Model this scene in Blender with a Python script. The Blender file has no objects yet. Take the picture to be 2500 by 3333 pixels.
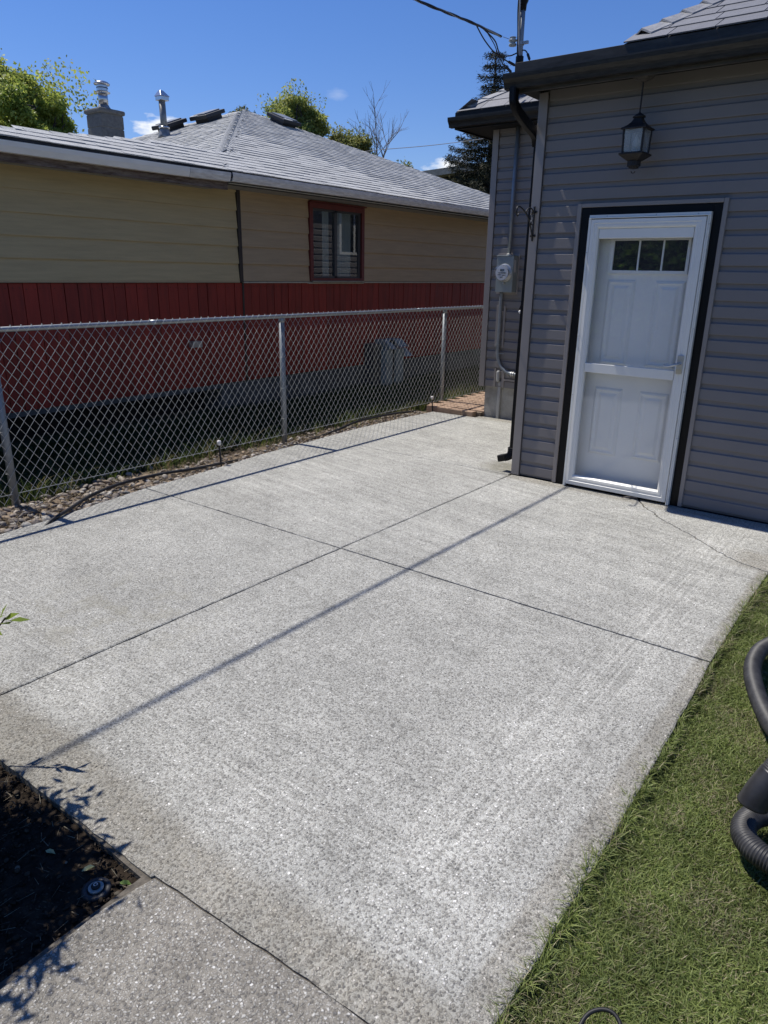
import bpy, math, random
import numpy as np
from mathutils import Vector, Matrix
from mathutils import noise as mnoise
R = math.radians
rnd = random.Random(7)
NP = np.random.default_rng(11)
sc = bpy.context.scene
COL = sc.collection

# ------------------------------------------------------------ camera, world, sun, exposure
cam_d = bpy.data.cameras.new('camera'); cam = bpy.data.objects.new('camera', cam_d); COL.objects.link(cam)
cam_d.sensor_fit = 'VERTICAL'; cam_d.sensor_height = 24.0; cam_d.lens = 24.0 * 2327.45 / 3333.0
cam_d.clip_start = 0.05; cam_d.clip_end = 2000
mr = Matrix(((0.794958, -0.205553, 0.57078), (0.606427, 0.242905, -0.757129), (0.016985, 0.948022, 0.317752)))
cam.matrix_world = Matrix.Translation((0, 0, 1.637)) @ mr.to_4x4()
sc.camera = cam

SUN = Vector((-0.52, -0.045, 1.0)).normalized()
elev = math.asin(SUN.z); az = math.atan2(SUN.x, SUN.y)
world = bpy.data.worlds.new('World'); sc.world = world; world.use_nodes = True
wn = world.node_tree.nodes; wl = world.node_tree.links
for n in list(wn): wn.remove(n)
sky = wn.new('ShaderNodeTexSky'); sky.sky_type = 'NISHITA'; sky.sun_disc = False
sky.sun_elevation = elev; sky.sun_rotation = az
sky.altitude = 1050; sky.air_density = 1.25; sky.dust_density = 0.15; sky.ozone_density = 2.2
bg = wn.new('ShaderNodeBackground'); bg.inputs[1].default_value = 0.12
wo = wn.new('ShaderNodeOutputWorld')
# small fair weather clouds over the whole sky
tc = wn.new('ShaderNodeTexCoord'); mp = wn.new('ShaderNodeMapping'); mp.inputs['Scale'].default_value = (1, 1, 2.6)
nz = wn.new('ShaderNodeTexNoise'); nz.inputs['Scale'].default_value = 5.2; nz.inputs['Detail'].default_value = 9; nz.inputs['Roughness'].default_value = .6
cr = wn.new('ShaderNodeValToRGB'); cr.color_ramp.elements[0].position = .72; cr.color_ramp.elements[1].position = .83
mx = wn.new('ShaderNodeMixRGB'); mx.inputs[2].default_value = (7.5, 7.8, 8.3, 1)
wl.new(tc.outputs['Generated'], mp.inputs[0]); wl.new(mp.outputs[0], nz.inputs['Vector']); wl.new(nz.outputs[0], cr.inputs[0])
# the few cumulus puffs low over the roofs
last = cr.outputs[0]
for d, r, s in (((-.789, .592, .158), .045, 1.1), ((-.640, .742, .203), 0.022, .12), ((-.53, .84, .125), .05, 1.0), ((-.265, .858, .44), .04, .45), ((-.50, .855, .118), .04, .9)):
    v = Vector(d).normalized()
    sb = wn.new('ShaderNodeVectorMath'); sb.operation = 'DISTANCE'; sb.inputs[1].default_value = v
    nn = wn.new('ShaderNodeVectorMath'); nn.operation = 'NORMALIZE'
    st = wn.new('ShaderNodeMapping'); st.inputs['Scale'].default_value = (1, 1, 2.4); st.inputs['Location'].default_value = (0, 0, -1.4 * v.z)
    wl.new(tc.outputs['Generated'], nn.inputs[0]); wl.new(nn.outputs[0], st.inputs[0]); wl.new(st.outputs[0], sb.inputs[0])
    mrn = wn.new('ShaderNodeMapRange'); mrn.inputs[1].default_value = r; mrn.inputs[2].default_value = 0; mrn.inputs[3].default_value = 0; mrn.inputs[4].default_value = 1
    wl.new(sb.outputs['Value'], mrn.inputs[0])
    n3 = wn.new('ShaderNodeTexNoise'); n3.inputs['Scale'].default_value = 45; n3.inputs['Detail'].default_value = 6
    wl.new(mp.outputs[0], n3.inputs['Vector'])
    ad = wn.new('ShaderNodeMath'); ad.operation = 'MULTIPLY_ADD'; ad.inputs[1].default_value = 1.5; ad.inputs[2].default_value = -1.02
    wl.new(n3.outputs[0], ad.inputs[0])
    a2 = wn.new('ShaderNodeMath'); a2.operation = 'ADD'; wl.new(ad.outputs[0], a2.inputs[0]); wl.new(mrn.outputs[0], a2.inputs[1])
    m2 = wn.new('ShaderNodeMath'); m2.operation = 'MULTIPLY'; m2.inputs[1].default_value = 2.2 * s; m2.use_clamp = True; wl.new(a2.outputs[0], m2.inputs[0])
    m3 = wn.new('ShaderNodeMath'); m3.operation = 'MULTIPLY'; wl.new(m2.outputs[0], m3.inputs[0])
    gt = wn.new('ShaderNodeMath'); gt.operation = 'GREATER_THAN'; gt.inputs[1].default_value = 0.0; wl.new(mrn.outputs[0], gt.inputs[0]); wl.new(gt.outputs[0], m3.inputs[1])
    mm = wn.new('ShaderNodeMath'); mm.operation = 'MAXIMUM'; wl.new(last, mm.inputs[0]); wl.new(m3.outputs[0], mm.inputs[1]); last = mm.outputs[0]
hs = wn.new('ShaderNodeHueSaturation'); hs.inputs['Saturation'].default_value = 1.22; hs.inputs['Value'].default_value = 1.0
wl.new(sky.outputs[0], hs.inputs['Color'])
tn = wn.new('ShaderNodeMixRGB'); tn.blend_type = 'MULTIPLY'; tn.inputs[0].default_value = 1; tn.inputs[2].default_value = (.59, .645, .91, 1)
wl.new(hs.outputs[0], tn.inputs[1]); wl.new(last, mx.inputs[0]); wl.new(tn.outputs[0], mx.inputs[1]); wl.new(mx.outputs[0], bg.inputs[0]); wl.new(bg.outputs[0], wo.inputs[0])

sun_d = bpy.data.lights.new('sun', 'SUN'); sun_d.energy = 5.0; sun_d.angle = R(.53); sun_d.color = (1, .95, .865)
sun = bpy.data.objects.new('sun', sun_d); COL.objects.link(sun)
sun.rotation_euler = (-SUN).to_track_quat('-Z', 'Y').to_euler(); sun.location = (-6, 2, 12)
sc.view_settings.view_transform = 'Standard'; sc.view_settings.look = 'None'; sc.view_settings.exposure = 0.07; sc.view_settings.gamma = 1
sc.view_settings.use_curve_mapping = False

# ------------------------------------------------------------ materials
def mat(name, c, rough=.6, metal=0, var=.0, vs=6, bump=0, bs=60, spec=.5, c2=None, stretch=None, objvar=0, coat=0, detail=6):
    m = bpy.data.materials.new(name); m.use_nodes = True; t = m.node_tree; N = t.nodes; L = t.links
    b = N['Principled BSDF']; b.inputs['Roughness'].default_value = rough; b.inputs['Metallic'].default_value = metal
    b.inputs['Specular IOR Level'].default_value = spec; b.inputs['Base Color'].default_value = (*c, 1)
    if coat: b.inputs['Coat Weight'].default_value = coat
    g = N.new('ShaderNodeNewGeometry'); vec = g.outputs['Position']
    if stretch:
        q = N.new('ShaderNodeMapping'); q.inputs['Scale'].default_value = stretch; L.new(vec, q.inputs[0]); vec = q.outputs[0]
    m['vec'] = 0
    cur = None
    if var or c2:
        n = N.new('ShaderNodeTexNoise'); n.inputs['Scale'].default_value = vs; n.inputs['Detail'].default_value = detail; n.inputs['Roughness'].default_value = .65
        L.new(vec, n.inputs['Vector'])
        r = N.new('ShaderNodeMapRange'); r.inputs[1].default_value = .32; r.inputs[2].default_value = .68; L.new(n.outputs[0], r.inputs[0])
        mi = N.new('ShaderNodeMixRGB'); mi.inputs[1].default_value = (*[x * (1 - var) for x in c], 1)
        mi.inputs[2].default_value = (*(c2 or [min(1, x * (1 + var)) for x in c]), 1); L.new(r.outputs[0], mi.inputs[0]); cur = mi.outputs[0]
    if objvar:
        oi = N.new('ShaderNodeObjectInfo'); hv = N.new('ShaderNodeHueSaturation')
        if cur: L.new(cur, hv.inputs['Color'])
        else: hv.inputs['Color'].default_value = (*c, 1)
        rr = N.new('ShaderNodeMapRange'); rr.inputs[3].default_value = 1 - objvar; rr.inputs[4].default_value = 1 + objvar
        L.new(oi.outputs['Random'], rr.inputs[0]); L.new(rr.outputs[0], hv.inputs['Value']); cur = hv.outputs[0]
    if cur: L.new(cur, b.inputs['Base Color'])
    if bump:
        n = N.new('ShaderNodeTexNoise'); n.inputs['Scale'].default_value = bs; n.inputs['Detail'].default_value = 5; L.new(vec, n.inputs['Vector'])
        bp = N.new('ShaderNodeBump'); bp.inputs['Strength'].default_value = bump; bp.inputs['Distance'].default_value = .01; L.new(n.outputs[0], bp.inputs['Height']); L.new(bp.outputs[0], b.inputs['Normal'])
    return m

def attr_mat(name, rough=.6, spec=.3, trans=0, var=.25, vs=3):
    """colour comes from the per-face 'tint' attribute (each blade, leaf or pebble has its own real colour)"""
    m = bpy.data.materials.new(name); m.use_nodes = True; t = m.node_tree; N = t.nodes; L = t.links
    b = N['Principled BSDF']; b.inputs['Roughness'].default_value = rough; b.inputs['Specular IOR Level'].default_value = spec
    a = N.new('ShaderNodeAttribute'); a.attribute_name = 'tint'
    g = N.new('ShaderNodeNewGeometry'); n = N.new('ShaderNodeTexNoise'); n.inputs['Scale'].default_value = vs; n.inputs['Detail'].default_value = 4
    L.new(g.outputs['Position'], n.inputs['Vector'])
    r = N.new('ShaderNodeMapRange'); r.inputs[1].default_value = .3; r.inputs[2].default_value = .7; r.inputs[3].default_value = 1 - var; r.inputs[4].default_value = 1 + var
    L.new(n.outputs[0], r.inputs[0]); h = N.new('ShaderNodeHueSaturation'); L.new(a.outputs['Color'], h.inputs['Color']); L.new(r.outputs[0], h.inputs['Value'])
    L.new(h.outputs[0], b.inputs['Base Color'])
    if trans:
        tr = N.new('ShaderNodeBsdfTranslucent'); L.new(h.outputs[0], tr.inputs[0]); ms = N.new('ShaderNodeMixShader'); ms.inputs[0].default_value = trans
        L.new(b.outputs[0], ms.inputs[1]); L.new(tr.outputs[0], ms.inputs[2]); L.new(ms.outputs[0], N['Material Output'].inputs[0])
    return m

def glass_mat(name, tint=(1, 1, 1), haze=0.0, boost=1.0, rough=0.0):
    m = bpy.data.materials.new(name); m.use_nodes = True; t = m.node_tree; N = t.nodes; L = t.links
    N.remove(N['Principled BSDF'])
    fr = N.new('ShaderNodeFresnel'); fr.inputs[0].default_value = 1.5
    mu = N.new('ShaderNodeMath'); mu.operation = 'MULTIPLY'; mu.inputs[1].default_value = 1.8 * boost; mu.use_clamp = True
    gb = N.new('ShaderNodeNewGeometry'); iv = N.new('ShaderNodeMath'); iv.operation = 'SUBTRACT'; iv.inputs[0].default_value = 1; L.new(gb.outputs['Backfacing'], iv.inputs[1])
    fm = N.new('ShaderNodeMath'); fm.operation = 'MULTIPLY'; L.new(fr.outputs[0], fm.inputs[0]); L.new(iv.outputs[0], fm.inputs[1]); L.new(fm.outputs[0], mu.inputs[0])
    tr = N.new('ShaderNodeBsdfTransparent'); tr.inputs[0].default_value = (*tint, 1)
    gl = N.new('ShaderNodeBsdfGlossy'); gl.inputs['Roughness'].default_value = rough
    ms = N.new('ShaderNodeMixShader'); L.new(mu.outputs[0], ms.inputs[0]); L.new(gl.outputs[0], ms.inputs[2])
    if haze:
        df = N.new('ShaderNodeBsdfDiffuse'); df.inputs[0].default_value = (.55, .56, .57, 1)
        g = N.new('ShaderNodeNewGeometry'); nz = N.new('ShaderNodeTexNoise'); nz.inputs['Scale'].default_value = 3; nz.inputs['Detail'].default_value = 8; L.new(g.outputs['Position'], nz.inputs['Vector'])
        r = N.new('ShaderNodeMapRange'); r.inputs[3].default_value = haze * .4; r.inputs[4].default_value = haze * 1.6; L.new(nz.outputs[0], r.inputs[0])
        m2 = N.new('ShaderNodeMixShader'); L.new(r.outputs[0], m2.inputs[0]); L.new(tr.outputs[0], m2.inputs[1]); L.new(df.outputs[0], m2.inputs[2]); L.new(m2.outputs[0], ms.inputs[1])
    else: L.new(tr.outputs[0], ms.inputs[1])
    L.new(ms.outputs[0], N['Material Output'].inputs[0]); return m

def concrete_mat(name, base=(.44, .435, .42), old=(.23, .22, .20), clean=True):
    m = bpy.data.materials.new(name); m.use_nodes = True; t = m.node_tree; N = t.nodes; L = t.links
    b = N['Principled BSDF']; b.inputs['Roughness'].default_value = .85; b.inputs['Specular IOR Level'].default_value = .35
    def nd(ty, **k):
        n = N.new(ty)
        for a, v in k.items(): setattr(n, a, v)
        return n
    def val(o, a, b_, c, d, clamp=True):
        r = nd('ShaderNodeMapRange'); r.clamp = clamp
        for i, v in enumerate((a, b_, c, d)): r.inputs[i + 1].default_value = v
        L.new(o, r.inputs[0]); return r.outputs[0]
    def math2(op, a, c):
        q = nd('ShaderNodeMath', operation=op)
        for i, v in enumerate((a, c)):
            if isinstance(v, (int, float)): q.inputs[i].default_value = v
            else: L.new(v, q.inputs[i])
        return q.outputs[0]
    def mix(f, a, c, mode='MIX'):
        q = nd('ShaderNodeMixRGB', blend_type=mode)
        for i, v in enumerate((f, a, c)):
            if isinstance(v, (int, float)): q.inputs[i].default_value = v
            elif isinstance(v, tuple): q.inputs[i].default_value = (*v, 1)
            else: L.new(v, q.inputs[i])
        return q.outputs[0]
    def noise(v, s, d=4, r=.55):
        q = nd('ShaderNodeTexNoise'); q.inputs['Scale'].default_value = s; q.inputs['Detail'].default_value = d; q.inputs['Roughness'].default_value = r; L.new(v, q.inputs['Vector']); return q
    P = nd('ShaderNodeNewGeometry').outputs['Position']
    w = noise(P, 95, 3)
    sub = nd('ShaderNodeVectorMath', operation='SCALE'); sub.inputs['Scale'].default_value = .013; L.new(w.outputs['Color'], sub.inputs[0])
    ad = nd('ShaderNodeVectorMath', operation='ADD'); L.new(P, ad.inputs[0]); L.new(sub.outputs[0], ad.inputs[1]); PV = ad.outputs[0]
    def vor(s, rn=1.0):
        v = nd('ShaderNodeTexVoronoi'); v.inputs['Scale'].default_value = s; v.inputs['Randomness'].default_value = rn; L.new(PV, v.inputs['Vector']); return v
    va = vor(112); vb = vor(210); sp = vor(66)
    sepA = nd('ShaderNodeSeparateColor'); L.new(va.outputs['Color'], sepA.inputs[0])
    sepB = nd('ShaderNodeSeparateColor'); L.new(vb.outputs['Color'], sepB.inputs[0])
    sepC = nd('ShaderNodeSeparateColor'); L.new(sp.outputs['Color'], sepC.inputs[0])
    def stones(o):
        r = nd('ShaderNodeValToRGB'); e = r.color_ramp.elements; e[0].position = 0; e[0].color = (.12, .12, .125, 1); e[1].position = 1; e[1].color = (.70, .69, .66, 1)
        for p, c in ((.08, (.13, .125, .12)), (.25, (.19, .18, .165)), (.5, (.30, .29, .265)), (.72, (.43, .42, .39)), (.9, (.56, .55, .52))):
            x = r.color_ramp.elements.new(p); x.color = (*c, 1)
        L.new(o, r.inputs[0]); return r.outputs[0]
    ca = stones(sepA.outputs[0]); cb = stones(sepB.outputs[1])
    ma = val(va.outputs['Distance'], .30, .52, 1, 0); mb = val(vb.outputs['Distance'], .32, .55, 1, 0)
    grain = noise(P, 420, 2)
    cem = mix(val(grain.outputs[0], .3, .7, 0, 1), tuple(x * .82 for x in base), tuple(min(1, x * 1.16) for x in base))
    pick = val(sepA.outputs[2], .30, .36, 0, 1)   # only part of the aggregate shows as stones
    c = mix(math2('MULTIPLY', mb, .62), cem, cb)
    c = mix(math2('MULTIPLY', math2('MULTIPLY', ma, pick), .8), c, ca)
    # rare bright and dark pebbles
    br = math2('MULTIPLY', math2('GREATER_THAN', sepC.outputs[0], .965), val(sp.outputs['Distance'], .18, .30, 1, 0))
    dk = math2('MULTIPLY', math2('LESS_THAN', sepC.outputs[1], .03), val(sp.outputs['Distance'], .16, .28, 1, 0))
    crev = math2('MULTIPLY', val(va.outputs['Distance'], .34, .46, 0, 1), math2('MULTIPLY', val(va.outputs['Distance'], .50, .62, 1, .25), pick)); c = mix(math2('MULTIPLY', crev, .5), c, mix(1.0, c, (.42, .40, .37), 'MULTIPLY'))  # crevice shade, with some dirt, painted dark around the stones
    c = mix(br, c, (.78, .77, .74)); c = mix(dk, c, (.05, .05, .055))
    # blotches of wear, dirt and etched cement
    n1 = noise(P, 1.7, 5, .6); n2 = noise(P, 6.5, 6, .7); n3 = noise(P, 24, 4, .65)
    n4 = noise(P, 120, 2, .6); tone = math2('ADD', math2('ADD', val(n1.outputs[0], .3, .7, .84, 1.12), val(n4.outputs[0], .3, .7, -.14, .14)), math2('ADD', val(n2.outputs[0], .3, .7, -.15, .12), val(n3.outputs[0], .3, .7, -.12, .11)))
    if clean:
        sx = nd('ShaderNodeSeparateXYZ'); L.new(P, sx.inputs[0])
        X, Y = sx.outputs[0], sx.outputs[1]
        wob = math2('MULTIPLY', math2('SUBTRACT', n1.outputs[0], .5), .45)
        # wand streaks run along the lawn edge, the bed edge and (fainter) across the middle
        def streak(coord, along, sc_):
            cx = nd('ShaderNodeCombineXYZ'); L.new(math2('MULTIPLY', coord, 62), cx.inputs[0]); L.new(math2('MULTIPLY', along, 1.6), cx.inputs[1])
            return noise(cx.outputs[0], sc_, 3, .6).outputs[0]
        sE = streak(X, Y, 1.0); sB = streak(Y, X, 1.0); sM = streak(math2('ADD', Y, math2('MULTIPLY', X, .16)), X, .35)
        eX = math2('ADD', X, wob)
        band = math2('MULTIPLY', val(eX, -1.12, -.9, 0, 1), val(eX, -.78, -.60, 1, 0))
        eY = math2('ADD', Y, wob)
        bandB = math2('MULTIPLY', val(eY, 1.12, 1.25, 0, 1), val(eY, 1.5, 1.9, 1, 0))
        tone = math2('ADD', tone, math2('MULTIPLY', band, math2('MULTIPLY_ADD' if False else 'ADD', math2('MULTIPLY', math2('SUBTRACT', sE, .47), 1.25), .05)))
        tone = math2('ADD', tone, math2('MULTIPLY', bandB, math2('ADD', math2('MULTIPLY', math2('SUBTRACT', sB, .47), .9), .05)))
        tone = math2('ADD', tone, math2('MULTIPLY', math2('SUBTRACT', sM, .5), math2('MULTIPLY', val(Y, 2.6, 3.6, .25, 1), .75)))
        tone = math2('ADD', tone, math2('MULTIPLY', val(Y, 1.8, 4.8, 0, 1), .14))
        # uncleaned rim: by the bed, along the house and on the path
        rim = math2('MAXIMUM', val(math2('ADD', Y, math2('MULTIPLY', wob, .45)), 1.13, 1.05, 0, .85), val(math2('ADD', X, math2('MULTIPLY', wob, .14)), -.60, -.575, 0, .7))
        hw = math2('MAXIMUM', math2('MULTIPLY', val(math2('ADD', Y, math2('MULTIPLY', wob, .25)), 5.27, 5.33, 0, .75), val(X, -2.76, -2.73, 0, 1)), math2('MULTIPLY', val(Y, 7.38, 7.48, 0, .8), val(X, -2.8, -2.9, 0, 1)))
        rim = math2('MAXIMUM', rim, hw)
        corner = math2('MULTIPLY', val(math2('ADD', Y, math2('MULTIPLY', wob, .5)), 4.42, 4.5, 0, 1), math2('MULTIPLY', val(Y, 4.82, 4.74, 0, 1), val(math2('ADD', X, math2('MULTIPLY', wob, .5)), -.8, -.68, 0, 1)))
        rim = math2('MAXIMUM', rim, math2('MULTIPLY', corner, .7))
        c = mix(math2('MULTIPLY', rim, val(n3.outputs[0], .35, .62, .62, 1.0)), c, mix(1.0, c, (.66, .62, .56), 'MULTIPLY'))
        # damp stain under the downspout
        dsn = nd('ShaderNodeVectorMath', operation='DISTANCE'); dsn.inputs[1].default_value = (-2.86, 5.62, 0); L.new(P, dsn.inputs[0])
        c = mix(math2('MULTIPLY', val(math2('ADD', dsn.outputs['Value'], math2('MULTIPLY', wob, .4)), .30, .12, 0, .7), val(n3.outputs[0], .3, .6, .5, 1)), c, (.15, .14, .10))
        # dirt in a dark smear of moss
        d2 = nd('ShaderNodeVectorMath', operation='DISTANCE'); d2.inputs[1].default_value = (-3.0, 1.75, 0); L.new(P, d2.inputs[0])
        c = mix(math2('MULTIPLY', val(d2.outputs['Value'], .7, .2, 0, .55), val(n2.outputs[0], .48, .60, 0, 1)), c, (.22, .21, .17))
    cc = nd('ShaderNodeCombineXYZ')
    for i in range(3): L.new(tone, cc.inputs[i])
    c = mix(1.0, c, cc.outputs[0], 'MULTIPLY')
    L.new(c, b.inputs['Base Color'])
    hgt = math2('ADD', math2('MULTIPLY', math2('MULTIPLY', ma, pick), .8), math2('ADD', math2('MULTIPLY', mb, .35), math2('MULTIPLY', grain.outputs[0], .35)))
    bp = nd('ShaderNodeBump'); bp.inputs['Strength'].default_value = .65; bp.inputs['Distance'].default_value = .0045; L.new(hgt, bp.inputs['Height']); L.new(bp.outputs[0], b.inputs['Normal'])
    return m

M = {}
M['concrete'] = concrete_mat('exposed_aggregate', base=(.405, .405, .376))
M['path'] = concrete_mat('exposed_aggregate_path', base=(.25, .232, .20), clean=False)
M['joint'] = mat('joint_dirt', (.10, .088, .072), .95, var=.4, vs=40, bump=.6, bs=120)
M['found'] = mat('parged_concrete', (.30, .285, .245), .9, var=.25, vs=5, bump=.3, bs=70, c2=(.48, .46, .41))
M['found2'] = mat('old_foundation', (.085, .09, .085), .9, var=.3, vs=3, bump=.3, bs=40)
M['siding'] = mat('grey_vinyl', (.212, .196, .188), .55, var=.06, vs=1.2, spec=.3, bump=.05, bs=30, objvar=.03)
M['gtrim'] = mat('grey_trim', (.270, .243, .225), .4, var=.05, vs=2, spec=.5)
M['black'] = mat('black_aluminium', (.004, .004, .005), .45, var=.3, vs=8, spec=.22)
M['blackmat'] = mat('black_soffit', (.004, .004, .004), .8, var=.3, vs=8)
M['gutterblk'] = mat('dusty_black_gutter', (.009, .009, .009), .45, spec=.35, vs=7, c2=(.034, .032, .028), stretch=(1.4, 1, 9))
M['dust'] = mat('dusty_flashing', (.012, .012, .012), .7, vs=3.2, c2=(.07, .065, .058), stretch=(1, 1, 5))
M['shake'] = mat('grey_roof_panel', (.165, .166, .178), .55, var=.12, vs=20, bump=.25, bs=90, objvar=.10)
M['hipcap'] = mat('hip_cap', (.27, .27, .275), .5, var=.2, vs=18, bump=.2, bs=80, objvar=.08)
M['white'] = mat('white_door_frame', (.84, .83, .77), .35, var=.03, vs=9, c2=(.78, .77, .72))
M['white2'] = mat('white_entry_door', (.93, .915, .84), .45, var=.03, vs=4)
M['alum'] = mat('bare_aluminium', (.55, .55, .54), .35, metal=.7, var=.1, vs=20)
M['bronze'] = mat('weathered_bronze', (.024, .020, .018), .55, metal=.3, var=.4, vs=60, bump=.3, bs=120)
M['canopydirt'] = mat('dusty_canopy', (.03, .026, .022), .8, vs=60, c2=(.09, .078, .065))
M['lampglass'] = glass_mat('seedy_lamp_glass', (.8, .8, .78), haze=.32, rough=.12)
M['bulb'] = mat('frosted_bulb', (.75, .74, .7), .4)
M['iron'] = mat('wrought_iron', (.013, .013, .014), .5)
M['galv'] = mat('galvanised_steel', (.42, .44, .45), .42, metal=.75, var=.2, vs=35, c2=(.30, .31, .32))
M['galv2'] = mat('weathered_conduit', (.33, .36, .38), .5, metal=.45, vs=25, var=.2, c2=(.22, .24, .26))
M['wire'] = mat('chain_link_wire', (.47, .48, .46), .45, metal=.3, var=.2, vs=30)
M['meterbox'] = mat('grey_meter_enclosure', (.27, .30, .29), .5, metal=.1, var=.08, vs=6)
M['meterglass'] = glass_mat('meter_dome', (.97, .97, .97), haze=.05)
M['dialface'] = mat('dial_face', (.62, .64, .66), .5)
M['ink'] = mat('dark_print', (.06, .07, .07), .6)
M['labelw'] = mat('paper_label', (.5, .48, .46), .7)
M['pvc'] = mat('grey_pvc', (.36, .36, .35), .5)
M['olive'] = mat('olive_siding', (.47, .37, .195), .62, vs=3, var=.10, stretch=(1, .6, 10), bump=.22, bs=26, detail=9)
M['brown'] = mat('tan_siding', (.42, .31, .18), .62, vs=3, var=.10, stretch=(1, .6, 10), bump=.22, bs=26, detail=9)
M['brownpost'] = mat('dark_brown_strip', (.035, .026, .02), .6)
M['red'] = mat('red_board', (.24, .020, .010), .62, vs=4, var=.22, stretch=(1, 5, .6), bump=.25, bs=40, objvar=.16)
M['redtrim'] = mat('maroon_window_trim', (.13, .022, .018), .55, var=.15, vs=8)
M['cream'] = mat('cream_strip', (.42, .39, .30), .6, var=.15, vs=12)
M['ngutter'] = mat('old_white_gutter', (.86, .82, .72), .55, vs=6, c2=(.90, .86, .78), var=.05, stretch=(1, .6, 3))
M['ngstain'] = mat('stained_gutter', (.86, .82, .74), .6, vs=11, c2=(.56, .52, .46), stretch=(1, .7, 4))
M['soffit'] = mat('soffit_grey', (.33, .32, .30), .7, var=.1, vs=5)
M['rot'] = mat('peeling_fascia', (.055, .028, .018), .9, vs=7, c2=(.23, .19, .16), stretch=(1, 1, 7), bump=.5, bs=60, detail=9)
M['dripblk'] = mat('dark_drip_edge', (.03, .032, .035), .7, var=.3, vs=8)
M['shing'] = mat('grey_asphalt_shingle', (.43, .435, .43), .95, vs=170, var=.35, bump=.5, bs=260, objvar=.10, detail=3)
M['cap'] = mat('ridge_cap_shingle', (.44, .445, .44), .95, vs=170, var=.3, bump=.5, bs=260, objvar=.07, detail=3)
M['deck'] = mat('roof_underlay', (.06, .06, .062), .95)
M['ventblk'] = mat('black_roof_vent', (.014, .014, .016), .5)
M['ventlite'] = mat('worn_vent_lid', (.20, .21, .22), .4, var=.2, vs=10)
M['block'] = mat('chimney_block', (.15, .147, .135), .95, vs=22, var=.25, bump=.6, bs=60)
M['steel'] = mat('stainless_flue', (.58, .58, .58), .25, metal=.95)
M['tin'] = mat('weathered_tin', (.26, .26, .25), .5, metal=.6, vs=12, var=.35)
M['winglass'] = glass_mat('window_glass', (.75, .8, .8), haze=.04, boost=1.3)
M['stormglass'] = glass_mat('storm_glass', (.985, .99, 1.0), haze=.032, boost=1.15)
M['litglass'] = mat('dark_lite_glass', (.002, .0025, .002), .02, spec=.8)
M['dark'] = mat('dark_interior', (.012, .012, .012), .9)
M['curtain'] = mat('white_curtain', (.55, .55, .53), .9)
M['sash'] = mat('dark_sash', (.05, .052, .055), .4)
M['cabinet'] = mat('grey_green_metal', (.20, .25, .25), .55, var=.1, vs=8)
M['brick'] = mat('tan_paver', (.34, .235, .165), .9, var=.15, vs=18, bump=.4, bs=120, objvar=.14)
M['soil'] = mat('dark_soil', (.012, .009, .007), .95, spec=.1, vs=30, var=.5, bump=1, bs=55, c2=(.045, .034, .025), detail=9)
M['mulch'] = mat('gravel_bed_soil', (.16, .115, .08), .95, vs=35, var=.5, bump=1, bs=70, c2=(.30, .23, .165))
M['ground'] = mat('lawn_soil', (.045, .052, .018), .95, vs=22, var=.4, bump=.6, bs=60, c2=(.09, .085, .035))
M['grass'] = attr_mat('grass_blades', .55, .35, trans=.30, var=.28, vs=4.5)
M['leaf'] = attr_mat('tree_leaves', .5, .35, trans=.45, var=.15, vs=1.5)
M['needle'] = attr_mat('spruce_needles', .7, .2, trans=.05, var=.25, vs=2)
M['pebble'] = attr_mat('river_pebbles', .7, .4, var=.2, vs=40)
M['bark'] = mat('bark', (.075, .06, .048), .95, var=.4, vs=15, bump=.8, bs=30)
M['twig'] = mat('dead_twig', (.20, .17, .15), .9, var=.3, vs=15)
M['hose'] = mat('black_corrugated_hose', (.018, .018, .020), .5, vs=22, c2=(.05, .05, .053), stretch=(1, 1, 1))
M['hosedark'] = mat('black_hose_cuff', (.014, .014, .016), .4, vs=18, c2=(.028, .028, .03))
M['poly'] = mat('poly_pipe', (.02, .02, .022), .5, var=.3, vs=30)
M['rubber'] = mat('cable_black', (.012, .012, .012), .5)
M['cablegrey'] = mat('cable_grey', (.30, .30, .30), .5)
M['porc'] = mat('porcelain', (.33, .36, .35), .3)
M['capwhite'] = mat('white_plastic', (.72, .70, .66), .5)
M['darkgreen'] = mat('dark_green_wall', (.045, .065, .055), .8, vs=4, var=.2)
M['paleedge'] = mat('pale_roof_edge', (.32, .31, .26), .8, vs=8, var=.2)

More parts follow.
